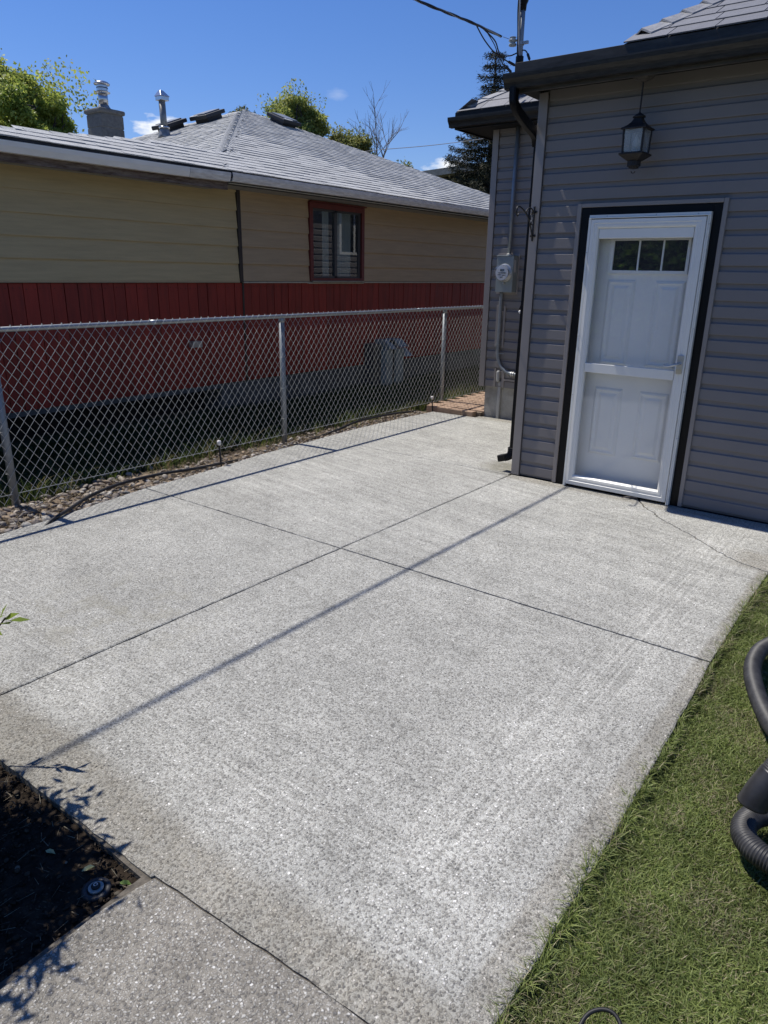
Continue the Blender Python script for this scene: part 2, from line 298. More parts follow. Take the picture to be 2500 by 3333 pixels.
# ------------------------------------------------------------ helpers
class MB:
    def __init__(s): s.v = []; s.f = []; s.t = []
    def quad(s, a, b, c, d): n = len(s.v); s.v += [a, b, c, d]; s.f.append((n, n + 1, n + 2, n + 3)); return s
    def poly(s, pts): n = len(s.v); s.v += list(pts); s.f.append(tuple(range(n, n + len(pts)))); return s
    def hexa(s, p):    # 8 points: bottom ring 0-3, top ring 4-7
        n = len(s.v); s.v += [tuple(x) for x in p]
        for f in ((3, 2, 1, 0), (4, 5, 6, 7), (0, 1, 5, 4), (1, 2, 6, 5), (2, 3, 7, 6), (3, 0, 4, 7)): s.f.append(tuple(n + i for i in f))
        return s
    def box(s, x0, x1, y0, y1, z0, z1):
        return s.hexa([(x0, y0, z0), (x1, y0, z0), (x1, y1, z0), (x0, y1, z0), (x0, y0, z1), (x1, y0, z1), (x1, y1, z1), (x0, y1, z1)])
    def prism(s, pts, z0, z1, ch=0):
        n = len(s.v); k = len(pts)
        if ch:
            c = np.mean(np.array(pts), axis=0); P = np.array(pts); ins = []
            for i in range(k):
                a = P[i - 1] - P[i]; b = P[(i + 1) % k] - P[i]; a = a / (np.linalg.norm(a) + 1e-9); b = b / (np.linalg.norm(b) + 1e-9)
                na = np.array((a[1], -a[0])); nb = np.array((-b[1], b[0])); d = na + nb; d = d / (np.linalg.norm(d) + 1e-9)
                if k < 12 and np.dot(d, c - P[i]) < 0 and False: d = -d
                ins.append(tuple(P[i] + d * ch * 1.3))
            s.v += [(x, y, z0) for x, y in pts] + [(x, y, z1 - ch * .7) for x, y in pts] + [(x, y, z1) for x, y in ins]
            s.f.append(tuple(n + 2 * k + i for i in range(k)))
            for r in (0, 1):
                for i in range(k): j = (i + 1) % k; s.f.append((n + r * k + i, n + r * k + j, n + (r + 1) * k + j, n + (r + 1) * k + i))
        else:
            s.v += [(x, y, z0) for x, y in pts] + [(x, y, z1) for x, y in pts]
            s.f.append(tuple(n + k + i for i in range(k))); s.f.append(tuple(n + i for i in reversed(range(k))))
            for i in range(k): j = (i + 1) % k; s.f.append((n + i, n + j, n + k + j, n + k + i))
        return s
    def sweep(s, prof, a, b, axis):   # profile points (u, z) swept straight; axis 'x': u is y; axis 'y': u is x
        n = len(s.v); k = len(prof)
        for t in (a, b):
            for u, z in prof: s.v.append((t, u, z) if axis == 'x' else (u, t, z))
        for i in range(k): j = (i + 1) % k; s.f.append((n + i, n + j, n + k + j, n + k + i))
        s.f.append(tuple(n + i for i in range(k))); s.f.append(tuple(n + k + i for i in reversed(range(k))))
        return s
    def tube(s, pts, r, k=8, caps=True):
        pts = [Vector(p) for p in pts]; n0 = len(s.v); m = len(pts); up = Vector((0, 0, 1)); prev = None
        for i, p in enumerate(pts):
            d = (pts[min(i + 1, m - 1)] - pts[max(i - 1, 0)]).normalized()
            if prev is None:
                a = d.cross(up if abs(d.z) < .9 else Vector((1, 0, 0))).normalized()
            else: a = (prev - d * prev.dot(d)).normalized()
            prev = a; b = d.cross(a); rr = r[i] if isinstance(r, (list, tuple)) else r
            for j in range(k): q = 2 * math.pi * j / k; s.v.append(tuple(p + (a * math.cos(q) + b * math.sin(q)) * rr))
        for i in range(m - 1):
            for j in range(k): l = (j + 1) % k; s.f.append((n0 + i * k + j, n0 + i * k + l, n0 + (i + 1) * k + l, n0 + (i + 1) * k + j))
        if caps: s.f.append(tuple(n0 + j for j in reversed(range(k)))); s.f.append(tuple(n0 + (m - 1) * k + j for j in range(k)))
        return s
    def lathe(s, prof, c, k=20, axis='z', rot=0):
        n0 = len(s.v); m = len(prof)
        for r, h in prof:
            for j in range(k):
                q = 2 * math.pi * j / k + rot; u, v = r * math.cos(q), r * math.sin(q)
                s.v.append((c[0] + u, c[1] + v, c[2] + h) if axis == 'z' else ((c[0] + u, c[1] + h, c[2] + v)))
        for i in range(m - 1):
            for j in range(k): l = (j + 1) % k; s.f.append((n0 + i * k + j, n0 + i * k + l, n0 + (i + 1) * k + l, n0 + (i + 1) * k + j))
        s.f.append(tuple(n0 + j for j in reversed(range(k)))); s.f.append(tuple(n0 + (m - 1) * k + j for j in range(k)))
        return s
    def mesh(s, name, m, smooth=False):
        me = bpy.data.meshes.new(name); me.from_pydata([tuple(v) for v in s.v], [], s.f); me.materials.append(m); me.update()
        import bmesh as bmm
        b = bmm.new(); b.from_mesh(me); bmm.ops.recalc_face_normals(b, faces=b.faces); b.to_mesh(me); b.free()
        if smooth: me.polygons.foreach_set('use_smooth', [True] * len(me.polygons))
        return me
    def build(s, name, m, parent=None, smooth=False, bevel=0):
        return link(name, s.mesh(name, m, smooth), parent, bevel)

def link(name, me, parent=None, bevel=0):
    o = bpy.data.objects.new(name, me); COL.objects.link(o)
    if parent:
        o.parent = parent; o.matrix_parent_inverse = parent.matrix_basis.inverted()
    if bevel:
        b = o.modifiers.new('bevel', 'BEVEL'); b.width = bevel; b.segments = 2; b.limit_method = 'ANGLE'; b.angle_limit = R(40)
    return o
def thing(name, label, cat, loc=(0, 0, 0), group=None):
    o = bpy.data.objects.new(name, None); COL.objects.link(o); o.location = loc; o.empty_display_size = .1
    return tag(o, label, cat, group)
def tag(o, label, cat, group=None):
    o['label'] = label; o['category'] = cat
    if group: o['group'] = group
    return o
def struct(o): o['kind'] = 'structure'; return o
def stuff(o): o['kind'] = 'stuff'; return o
def spline(pts, n=8):
    P = [Vector(p) for p in pts]; out = []
    for i in range(len(P) - 1):
        a, b, c, d = P[max(i - 1, 0)], P[i], P[i + 1], P[min(i + 2, len(P) - 1)]
        for k in range(n):
            t = k / n; out.append(.5 * ((2 * b) + (-a + c) * t + (2 * a - 5 * b + 4 * c - d) * t * t + (-a + 3 * b - 3 * c + d) * t ** 3))
    return out + [P[-1]]

def np_mesh(name, V, F, m, tint=None, smooth=False, parent=None):
    """V (n,3) array, F (m,k) array of equal polygons, tint (m,3) one colour a face"""
    me = bpy.data.meshes.new(name); k = F.shape[1]
    me.vertices.add(len(V)); me.vertices.foreach_set('co', V.astype(np.float32).ravel())
    me.loops.add(F.size); me.loops.foreach_set('vertex_index', F.astype(np.int32).ravel())
    me.polygons.add(len(F)); me.polygons.foreach_set('loop_start', np.arange(0, F.size, k, dtype=np.int32)); me.polygons.foreach_set('loop_total', np.full(len(F), k, dtype=np.int32))
    me.materials.append(m); me.update(); me.validate()
    if tint is not None:
        a = me.attributes.new('tint', 'FLOAT_COLOR', 'FACE'); a.data.foreach_set('color', np.hstack([tint, np.ones((len(F), 1))]).astype(np.float32).ravel())
    if smooth: me.polygons.foreach_set('use_smooth', np.ones(len(F), dtype=bool))
    return link(name, me, parent)

# ------------------------------------------------------------ ground and patio
struct(MB().box(-400, 400, -400, 400, -.6, -.055).build('ground', M['ground']))
pat = bpy.data.objects.new('concrete_patio', None); COL.objects.link(pat); struct(pat)
Lx = [(-4.50, .8), (-4.54, 1.4), (-4.56, 1.95), (-4.585, 2.23), (-4.62, 2.47), (-4.70, 2.95), (-4.735, 3.17), (-4.75, 3.54), (-4.80, 4.05), (-4.86, 4.51), (-4.875, 4.9), (-4.885, 5.2), (-4.90, 5.42), (-4.93, 6.04), (-4.915, 6.79), (-4.87, 7.44)]
def wav(pts, step=.18, amp=.006):
    out = []
    for i in range(len(pts)):
        a = np.array(pts[i]); b = np.array(pts[(i + 1) % len(pts)]); n = max(1, int(np.linalg.norm(b - a) / step)); d = (b - a) / (np.linalg.norm(b - a) + 1e-9); nn = np.array((-d[1], d[0]))
        for k in range(n): out.append(tuple(a + (b - a) * k / n + nn * (rnd.uniform(-amp, amp) if 0 < k else 0)))
    return out
g = .005
def edge(y0, y1): return [(x, y) for x, y in Lx if y0 < y < y1]
def lx(y):
    for (xa, ya), (xb, yb) in zip(Lx, Lx[1:]):
        if ya <= y <= yb: return xa + (xb - xa) * (y - ya) / (yb - ya)
    return Lx[-1][0]
J = -2.72
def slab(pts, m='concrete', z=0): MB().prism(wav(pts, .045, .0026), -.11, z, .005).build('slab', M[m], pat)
# left column
ys = [.86, 3.165, 5.40, 7.585]
for a, b in zip(ys, ys[1:]):
    y0, y1 = a + g, b - g
    lf = [(lx(min(y1, 7.44)), y1 if y1 < 7.44 else 7.44)] + edge(y0, min(y1, 7.4))[::-1] + [(lx(y0), y0)]
    rt = [(J - g, y0), (J - g, y1)] if b < 7 else [(J - .02, y0), (J - .02, y1), (-4.28, y1), (-4.28, 7.47)]
    slab(rt + lf)
# right column
slab([(J + g, .86 + g), (-1.475, .885), (-1.47, .895), (-1.0, .928), (-.73, .940), (-.495, .95), (-.492, 1.3), (-.495, 1.9), (-.51, 2.5), (-.53, 3.165 - g), (J + g, 3.165 - g)])
crack = [(-1.62, 5.432), (-1.52, 5.27), (-1.42, 5.17), (-1.37, 5.10), (-1.24, 4.99), (-1.15, 4.915), (-1.07, 4.86), (-.97, 4.76), (-.87, 4.665), (-.78, 4.59), (-.68, 4.525), (-.60, 4.505), (-.528, 4.488)]
cj = []
for i in range(len(crack) - 1):
    for k in range(4):
        t = k / 4; cj.append((crack[i][0] + (crack[i + 1][0] - crack[i][0]) * t + rnd.uniform(-.006, .006), crack[i][1] + (crack[i + 1][1] - crack[i][1]) * t + rnd.uniform(-.006, .006)))
cj.append(crack[-1]); cw = .006
pA = [(J + g, 3.165 + g), (-.53, 3.165 + g), (-.537, 4.0), (-.53, 4.44)] + [(x - cw, y - cw) for x, y in cj[::-1]] + [(J + g, 5.432)]
pB = [(x + cw * .6, y + cw * .6) for x, y in cj] + [(-.3, 4.47), (1.2, 4.48), (1.2, 5.432)]
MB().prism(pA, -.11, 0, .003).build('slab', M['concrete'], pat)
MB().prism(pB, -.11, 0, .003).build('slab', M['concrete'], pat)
slab([(1.21, 4.48), (4.0, 4.48), (4.0, 5.43), (1.21, 5.43)])
# path towards the photographer
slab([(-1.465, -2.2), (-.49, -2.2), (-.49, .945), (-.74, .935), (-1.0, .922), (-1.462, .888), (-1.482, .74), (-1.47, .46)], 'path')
MB().prism([(-4.45, .9), (-1.5, .87), (-1.45, -2.1), (-.52, -2.1), (-.54, 4.5), (3.9, 4.52), (3.9, 5.42), (-2.8, 5.43), (-2.8, 7.5), (-4.8, 7.4)], -.12, -.010).build('joint_filler', M['joint'], pat)

# soil bed with clods
n = 90; xs, yv = np.meshgrid(np.linspace(-4.4, -1.40, n * 2), np.linspace(-2.0, .95, n * 2))
zz = -.028 + .010 * np.sin(xs * 9 + 2 * np.sin(yv * 7)) * np.cos(yv * 8) + NP.normal(0, .0045, xs.shape); zz = np.minimum(zz, -.022 + NP.normal(0, .003, xs.shape))
V = np.stack([xs, yv, zz], -1).reshape(-1, 3); idx = np.arange(4 * n * n).reshape(2 * n, 2 * n)
F = np.stack([idx[:-1, :-1], idx[:-1, 1:], idx[1:, 1:], idx[1:, :-1]], -1).reshape(-1, 4)
struct(np_mesh('soil_bed', V, F, M['soil'], smooth=True))
# gravel bed soil along the fence
n1, n2 = 20, 220; xs, yv = np.meshgrid(np.linspace(-5.32, -4.45, n1), np.linspace(.2, 7.5, n2)); zz = -.038 + NP.normal(0, .004, xs.shape) + .012 * np.sin(yv * 5) * np.cos(xs * 9)
zz = zz - .05 * np.clip((-5.22 - xs) / .1, 0, 1) - .05 * np.clip((xs + 4.56) / .08, 0, 1)
V = np.stack([xs, yv, zz], -1).reshape(-1, 3); idx = np.arange(n1 * n2).reshape(n2, n1)
F = np.stack([idx[:-1, :-1], idx[:-1, 1:], idx[1:, 1:], idx[1:, :-1]], -1).reshape(-1, 4)
struct(np_mesh('gravel_border', V, F, M['mulch'], smooth=True))

# river pebbles
ico_v = []; ph = (1 + 5 ** .5) / 2
for a, b in ((-1, ph), (1, ph), (-1, -ph), (1, -ph)): ico_v += [(a, b, 0), (0, a, b), (b, 0, a)]
import bmesh
bmi = bmesh.new(); bmesh.ops.create_icosphere(bmi, subdivisions=2, radius=1); IV = np.array([v.co[:] for v in bmi.verts]); IF = np.array([[v.index for v in f.verts] for f in bmi.faces]); bmi.free()
def scatter_stones(name, pts, sizes, cols, m):
    k = len(IV); nn = len(pts); V = np.zeros((nn, k, 3)); F = np.zeros((nn, len(IF), 3), int); T = np.zeros((nn, len(IF), 3))
    for i in range(nn):
        s = sizes[i] * np.array([1, NP.uniform(.62, .95), NP.uniform(.42, .65)]); jit = 1 + NP.normal(0, .045, (k, 1)); a = NP.uniform(0, 6.28); tl = NP.normal(0, .25, 2)
        p = IV * s * jit; ca, sa = math.cos(a), math.sin(a); p = np.stack([p[:, 0] * ca - p[:, 1] * sa, p[:, 0] * sa + p[:, 1] * ca, p[:, 2] + p[:, 0] * tl[0] + p[:, 1] * tl[1]], 1)
        V[i] = p + pts[i]; F[i] = IF + i * k; T[i] = cols[i]
    return stuff(np_mesh(name, V.reshape(-1, 3), F.reshape(-1, 3), m, T.reshape(-1, 3), smooth=True))
pp, ss, cc = [], [], []
pal = [(.34, .27, .20), (.27, .22, .18), (.42, .37, .31), (.20, .165, .14), (.36, .31, .26), (.50, .47, .42), (.24, .21, .19), (.40, .30, .20)]
while len(pp) < 1500:
    y = rnd.uniform(.6, 7.35); x0 = lx(max(y, .8)); dens = 1.0 if y < 3.3 else (.62 if y < 4.6 else (.42 if y < 5.4 else .62))
    if rnd.random() > dens: continue
    wdt = .46 if y < 3.3 else (.34 if y < 4.4 else .24)
    x = x0 - .012 - wdt * rnd.random() ** 1.25
    if y < 3.6 and rnd.random() < .12: x = x0 - rnd.uniform(.3, .6)
    s = rnd.uniform(.016, .036) if y < 3.5 else rnd.uniform(.011, .024)
    pp.append((x, y, -.028 + rnd.uniform(0, .026))); ss.append(s); cc.append(np.array(rnd.choice(pal)) * rnd.uniform(.55, 1.0))
scatter_stones('river_pebbles', pp, ss, cc, M['pebble'])['label'] = 'tan and grey river pebbles strewn between the fence and the concrete'

pp, ss, cc = [], [], []
for _ in range(3600):
    x, y = rnd.uniform(-2.6, -1.475), rnd.uniform(.2, .885); s_ = rnd.uniform(.002, .0055) if rnd.random() < .93 else rnd.uniform(.006, .011)
    pp.append((x, y, -.026 + s_ * .2)); ss.append(s_); cc.append(np.array((.040, .031, .023)) * rnd.uniform(.4, 1.6) if rnd.random() < .985 else np.array((.16, .14, .11)) * rnd.uniform(.6, 1.2))
M['clod'] = attr_mat('soil_clod', .95, .08, var=.4, vs=90)
scatter_stones('soil_clods', pp, ss, cc, M['clod'])['label'] = 'crumbly dark soil clods in the planting bed'
# dry straw on the gravel border
def strands(name, m, N, posf, lenr, wid, colf, zup):
    V = np.zeros((N, 4, 3)); T = np.zeros((N, 3))
    for i in range(N):
        x, y, z = posf(); a = NP.uniform(0, 6.28); l = NP.uniform(*lenr); d = np.array([math.cos(a), math.sin(a), NP.uniform(*zup)]); w = np.array([-d[1], d[0], 0]) * wid; p = np.array([x, y, z])
        V[i] = [p - w, p + w, p + d * l + w * .4, p + d * l - w * .4]; T[i] = colf()
    return stuff(np_mesh(name, V.reshape(-1, 3), np.arange(N * 4).reshape(-1, 4), m, T))
def pstraw():
    y = NP.uniform(.8, 7.3); return (lx(max(y, .8)) - .02 - NP.uniform(0, .36) ** 1.0, y, NP.uniform(-.02, .012))
strands('dry_straw', M['grass'], 5200, pstraw, (.02, .075), .0016, lambda: np.array(((.36, .28, .17), (.22, .16, .10), (.44, .37, .26))[NP.integers(3)]) * NP.uniform(.6, 1.1), (-.05, .35))

strands('bed_debris', M['grass'], 260, lambda: (NP.uniform(-2.5, -1.49), NP.uniform(.25, .875), -.018), (.012, .05), .0012, lambda: np.array(((.20, .16, .10), (.10, .075, .05), (.28, .25, .17))[NP.integers(3)]) * NP.uniform(.5, 1.0), (-.02, .18))
# ------------------------------------------------------------ grass
def grass(name, N, posf, hr, colf, wid=.0022, lean=.5, z0=-.03, segs=3):
    X, Y = posf(N); N = len(X); h = NP.uniform(hr[0], hr[1], N) * (1 + .25 * np.sin(X * 7 + Y * 3)); a = NP.uniform(0, 2 * np.pi, N); ln = NP.uniform(.15, lean, N) * h
    b = NP.uniform(0, 2 * np.pi, N); w = wid * NP.uniform(.7, 1.3, N)
    wx, wy = np.cos(b) * w, np.sin(b) * w; cx, cy = np.cos(a), np.sin(a)
    pts = []
    for t, ww in ((0, 1), (.45, .85), (.8, .5), (1, .06)) if segs == 3 else ((0, 1), (.6, .7), (1, .06)):
        zc = z0 + h * t * (1 - .25 * t * t); o = ln * t * t * 1.6
        for sgn in (-1, 1): pts.append(np.stack([X + cx * o + sgn * wx * ww, Y + cy * o + sgn * wy * ww, zc], 1))
    K = len(pts); V = np.stack(pts, 1).reshape(-1, 3); base = (np.arange(N) * K)[:, None]
    F = np.concatenate([np.stack([base[:, 0] + 2 * i, base[:, 0] + 2 * i + 1, base[:, 0] + 2 * i + 3, base[:, 0] + 2 * i + 2], 1)[:, None] for i in range(K // 2 - 1)], 1).reshape(-1, 4)
    T = np.repeat(colf(X, Y), K // 2 - 1, 0)
    return stuff(np_mesh(name, V, F, M['grass'], T))
def edge_r(y): return np.interp(y, [-.5, .9, 1.3, 1.9, 2.5, 3.17, 4.0, 4.44], [-.49, -.49, -.49, -.495, -.51, -.53, -.537, -.53])
def pos_lawn(N):
    Y = NP.uniform(.55, 4.47, N); lim = np.interp(Y, [.5, 1, 2.5, 4.47], [.12, .12, .35, .55]); X = edge_r(Y) + .004 + (lim - edge_r(Y)) * NP.random(N); return X, Y
def col_lawn(X, Y):
    N = len(X); r = NP.random((N, 1)); g1 = np.array([.072, .112, .022]); g2 = np.array([.275, .32, .10]); c = g1 + (g2 - g1) * r
    pt = (np.sin(X * 11 + 1.7 * np.sin(Y * 5.1)) * np.cos(Y * 6.3 + 2.2 * np.sin(X * 6)) + np.sin(X * 23 + Y * 17) * .4) > .35
    dry = ((NP.random(N) < np.where(pt, .30, .08)))[:, None]; return np.where(dry, np.array([.38, .34, .20]) * NP.uniform(.55, 1.1, (N, 1)), c)
grass('lawn_grass', 270000, pos_lawn, (.010, .031), col_lawn, wid=.0015, lean=.9, z0=-.045)['label'] = 'mown green lawn with dry patches beside the concrete patio'
def pos_edge(N):
    Y = NP.uniform(.7, 4.46, N); X = edge_r(Y) + NP.normal(.008, .007, N) + .010 * np.sin(Y * 21 + 2 * np.sin(Y * 9)); return X, Y
grass('lawn_edge_tufts', 8000, pos_edge, (.014, .040), col_lawn, wid=.0015, lean=1.1, z0=-.02)['label'] = 'ragged grass leaning over the concrete edge'
def pos_far(N):
    X = NP.uniform(.1, 5, N); Y = NP.uniform(-4, 4.4, N); return X, Y
grass('outer_lawn', 26000, pos_far, (.03, .06), col_lawn, wid=.004, lean=.9, z0=-.045, segs=2)['label'] = 'rest of the lawn to the right of the patio'
def pos_n(N): return NP.uniform(-6.9, -5.22, N), NP.uniform(-.5, 13.5, N)
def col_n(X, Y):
    r = NP.random((len(X), 1)); return np.array([.016, .034, .007]) + np.array([.022, .030, .008]) * r  # much darker than the lawn: the house's shade is put into the blade colour
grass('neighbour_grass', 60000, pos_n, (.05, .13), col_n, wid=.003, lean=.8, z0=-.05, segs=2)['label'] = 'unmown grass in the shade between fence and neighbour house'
def pos_f(N):
    Y = NP.uniform(.3, 11.5, N); cl = np.sin(Y * 9) * np.sin(Y * 3.7 + 1) > -.2; X = NP.normal(-5.18, .05, N); X[~cl] -= .12; return X, Y
def col_f(X, Y):
    r = NP.random((len(X), 1)); c = np.array([.07, .115, .018]) + np.array([.08, .08, .02]) * r; d = (NP.random(len(X)) < .2)[:, None]; return np.where(d, np.array([.32, .26, .13]), c)
grass('fence_line_grass', 3600, pos_f, (.08, .26), col_f, wid=.0024, lean=.7, z0=-.05)['label'] = 'long green grass tufts growing along the fence foot'

# ------------------------------------------------------------ grey house
H = thing('grey_house', 'dark grey vinyl-sided house with white storm door beside the patio', 'house', (0, 5.44, 0))
PT = .1128
def siding_prof(z0, ztop=None, zbot=None):
    full = [(.0, z0), (.0185, z0), (.0192, z0 + .005), (.0182, z0 + .0715), (.0168, z0 + .0738), (.0095, z0 + .0765), (.0050, z0 + .082), (.0030, z0 + PT + .004), (.0, z0 + PT + .004)]
    lo, hi = (zbot if zbot is not None else -9), (ztop if ztop is not None else 99)
    out = [(d, min(max(z, lo), hi)) for d, z in full]; return out
def plank_x(xa, xb, yw, z0, ztop=None, zbot=None):   # faces -y
    MB().sweep([(yw - d, z) for d, z in siding_prof(z0, ztop, zbot)], xa, xb, 'x').build('siding_plank', M['siding'], H)
def plank_y(ya, yb, xw, z0, ztop=None, zbot=None):   # faces -x
    MB().sweep([(xw - d, z) for d, z in siding_prof(z0, ztop, zbot)], ya, yb, 'y').build('siding_plank', M['siding'], H)
YW = 5.449
for k in range(-1, 26):
    z0 = .026 + PT * k; top = 2.915 if k == 25 else None; bot = .008 if k < 0 else None
    if z0 + PT < 2.11:
        plank_x(-2.655, -2.330, YW, z0, None, bot); plank_x(-1.312, 3.6, YW, z0, None, bot)
    elif z0 < 2.10:
        plank_x(-2.655, -2.330, YW, z0); plank_x(-1.312, 3.6, YW, z0); plank_x(-2.330, -1.312, YW, z0, None, 2.143)
    else: plank_x(-2.655, 3.6, YW, z0, top)
    plank_y(5.50, 7.59, -2.706, z0, top, bot)
for k in range(0, 25):
    z0 = .372 + PT * k; top = 3.118 if k == 24 else None
    if k <= 24: plank_x(-4.262, -2.72, 7.603, z0, top)
    plank_y(7.66, 15, -4.302, z0, top)
w = MB(); w.box(-2.704, -2.31, 5.448, 9.5, .01, 2.92); w.box(-1.325, 3.6, 5.448, 9.5, .01, 2.92); w.box(-2.31, -1.325, 5.448, 9.5, 2.10, 2.92); w.box(-2.31, -1.325, 5.56, 9.4, .012, 2.10)
w.build('wall', M['siding'], H)
MB().box(-4.298, 3.6, 7.607, 15, .372, 3.118).build('wall', M['siding'], H)
MB().box(-4.255, 3.4, 7.625, 14.9, -.15, .372).build('foundation', M['found'], H)
MB().box(-2.70, 3.5, 5.452, 7.6, -.1, .02).build('foundation', M['dark'], H)
def cornerpost(x, y, z0, z1, w_):
    m = MB(); m.box(x, x + w_, y, y + .014, z0, z1); m.box(x, x + .014, y + .0142, y + w_, z0, z1); m.box(x + w_ - .009, x + w_, y - .0, y + .026, z0, z1 - .001); return m.build('corner_trim', M['gtrim'], H, bevel=.003)
cornerpost(-2.722, 5.418, .008, 2.905, .078)
cornerpost(-4.322, 7.575, .365, 3.117, .078)
# left wall window seen mirrored in the neighbour's glass
wd = MB(); wd.box(-4.33, -4.295, 11.25, 12.15, 1.95, 2.85); wf = wd.build('window', M['white'], H, bevel=.004)
MB().box(-4.334, -4.3305, 11.31, 11.67, 2.01, 2.79).build('pane', M['litglass'], wf); MB().box(-4.334, -4.3305, 11.73, 12.09, 2.01, 2.79).build('pane', M['litglass'], wf)
# casing and black jamb
c = MB(); c.box(-2.343, -2.311, 5.416, 5.450, .008, 2.141); c.box(-1.327, -1.297, 5.416, 5.450, .008, 2.141); c.box(-2.3105, -1.3275, 5.416, 5.450, 2.113, 2.141)
c.build('door_casing', M['gtrim'], H, bevel=.003)
c = MB(); c.box(-2.311, -2.236, 5.428, 5.53, .004, 2.113); c.box(-1.386, -1.327, 5.428, 5.53, .004, 2.113); c.box(-2.236, -1.386, 5.428, 5.53, 2.058, 2.113)
c.build('door_jamb', M['black'], H, bevel=.002)
MB().box(-2.236, -1.386, 5.43, 5.5, .004, .03).build('threshold', M['blackmat'], H)
# entry door
D = MB().box(-2.236, -1.386, 5.505, 5.545, .03, 2.058).build('entry_door', M['white2'], H)
def raised(x0, x1, z0, z1, y, par, mt, name='door_panel'):
    lv = [(0, .001), (.010, -.006), (.020, -.009), (.028, -.004), (.042, -.003), (.062, -.010)]
    m = MB(); rings = []
    for ins, d in lv:
        rings.append([(x0 + ins, y + d, z0 + ins), (x1 - ins, y + d, z0 + ins), (x1 - ins, y + d, z1 - ins), (x0 + ins, y + d, z1 - ins)])
    for a, b in zip(rings, rings[1:]):
        for i in range(4): j = (i + 1) % 4; m.quad(a[i], a[j], b[j], b[i])
    m.poly(rings[-1]); return m.build(name, mt, par)
for q in ((-2.085, -1.872, .995, 1.615), (-1.732, -1.516, .998, 1.613), (-2.093, -1.870, .284, .815), (-1.741, -1.521, .292, .815)): raised(*q, 5.5035, D, M['white2'])
f = MB(); f.box(-2.089, -1.515, 5.488, 5.504, 1.886, 1.908); f.box(-2.089, -1.515, 5.488, 5.504, 1.658, 1.681); f.box(-2.089, -2.058, 5.488, 5.504, 1.681, 1.886); f.box(-1.536, -1.515, 5.488, 5.504, 1.681, 1.886)
f.box(-1.878, -1.866, 5.490, 5.504, 1.681, 1.886); f.box(-1.707, -1.695, 5.490, 5.504, 1.681, 1.886)
f.build('lite_frame', M['white2'], D, bevel=.002)
for a, b in ((-2.058, -1.878), (-1.866, -1.707), (-1.695, -1.536)): MB().box(a, b, 5.499, 5.503, 1.681, 1.886).build('pane', M['litglass'], D)
# storm door
S = bpy.data.objects.new('storm_door', None); COL.objects.link(S); S.location = (-1.8, 5.4, 0); S.parent = H; S.matrix_parent_inverse = H.matrix_basis.inverted()
f = MB(); f.box(-2.234, -2.216, 5.392, 5.44, .006, 2.034); f.box(-1.408, -1.387, 5.392, 5.44, .006, 2.034); f.box(-1.404, -1.398, 5.384, 5.392, .006, 2.034)
f.box(-2.231, -1.388, 5.392, 5.44, 2.0345, 2.058); f.box(-2.231, -1.388, 5.382, 5.392, 2.034, 2.040)
f.build('frame', M['white'], S, bevel=.0015)
def ring4(x0, x1, z0, z1, ins, y0, y1):
    m = MB(); o = [(x0, z0), (x1, z0), (x1, z1), (x0, z1)]; i_ = [(x0 + ins[0], z0 + ins[1]), (x1 - ins[2], z0 + ins[1]), (x1 - ins[2], z1 - ins[3]), (x0 + ins[0], z1 - ins[3])]
    return o, i_
o_, i_ = ring4(-2.216, -1.410, .022, 2.030, (.064, .083, .073, .066), 0, 0)
names = ('bottom_rail', 'stile', 'top_rail', 'stile')
for k in range(4):
    j = (k + 1) % 4; m = MB(); a, b, c_, d = o_[k], o_[j], i_[j], i_[k]; e = .0012
    # stepped profile: outer face high, inner lip lower
    def L_(p, q, t): return (p[0] + (q[0] - p[0]) * t, p[1] + (q[1] - p[1]) * t)
    steps = [(0, 5.402), (.06, 5.388), (.42, 5.386), (.46, 5.390), (.62, 5.390), (.66, 5.388), (.86, 5.390), (1, 5.404)]
    for (t0, y0), (t1, y1) in zip(steps, steps[1:]):
        p0, p1, p2, p3 = L_(a, d, t0), L_(b, c_, t0), L_(b, c_, t1), L_(a, d, t1)
        m.quad((p0[0], y0, p0[1]), (p1[0], y0, p1[1]), (p2[0], y1, p2[1]), (p3[0], y1, p3[1]))
    m.quad((a[0], 5.402, a[1]), (b[0], 5.402, b[1]), (b[0], 5.432, b[1]), (a[0], 5.432, a[1])); m.quad((d[0], 5.404, d[1]), (c_[0], 5.404, c_[1]), (c_[0], 5.43, c_[1]), (d[0], 5.43, d[1]))
    m.build(names[k], M['white'], S)
MB().box(-2.152, -1.483, 5.394, 5.43, .934, 1.002).build('middle_rail', M['white'], S, bevel=.002)
MB().box(-2.150, -1.485, 5.400, 5.428, 1.897, 1.9635).build('screen_cassette', M['white'], S, bevel=.004)
MB().box(-2.152, -1.483, 5.413, 5.416, 1.002, 1.897).build('pane', M['stormglass'], S); MB().box(-2.152, -1.483, 5.413, 5.416, .105, .934).build('pane', M['stormglass'], S)
for x, z in ((-2.226, .3), (-2.226, .75), (-2.226, 1.2), (-2.226, 1.8), (-1.392, .12), (-1.392, .52), (-1.392, .86), (-1.392, 1.3), (-1.392, 1.62), (-1.392, 1.98), (-2.1, 2.048), (-1.75, 2.048), (-1.47, 2.048)):
    MB().lathe([(.0042, 0), (.0042, -.002), (.002, -.0035)], (x, 5.392, z), 8, 'y').build('screw', M['alum'], S)
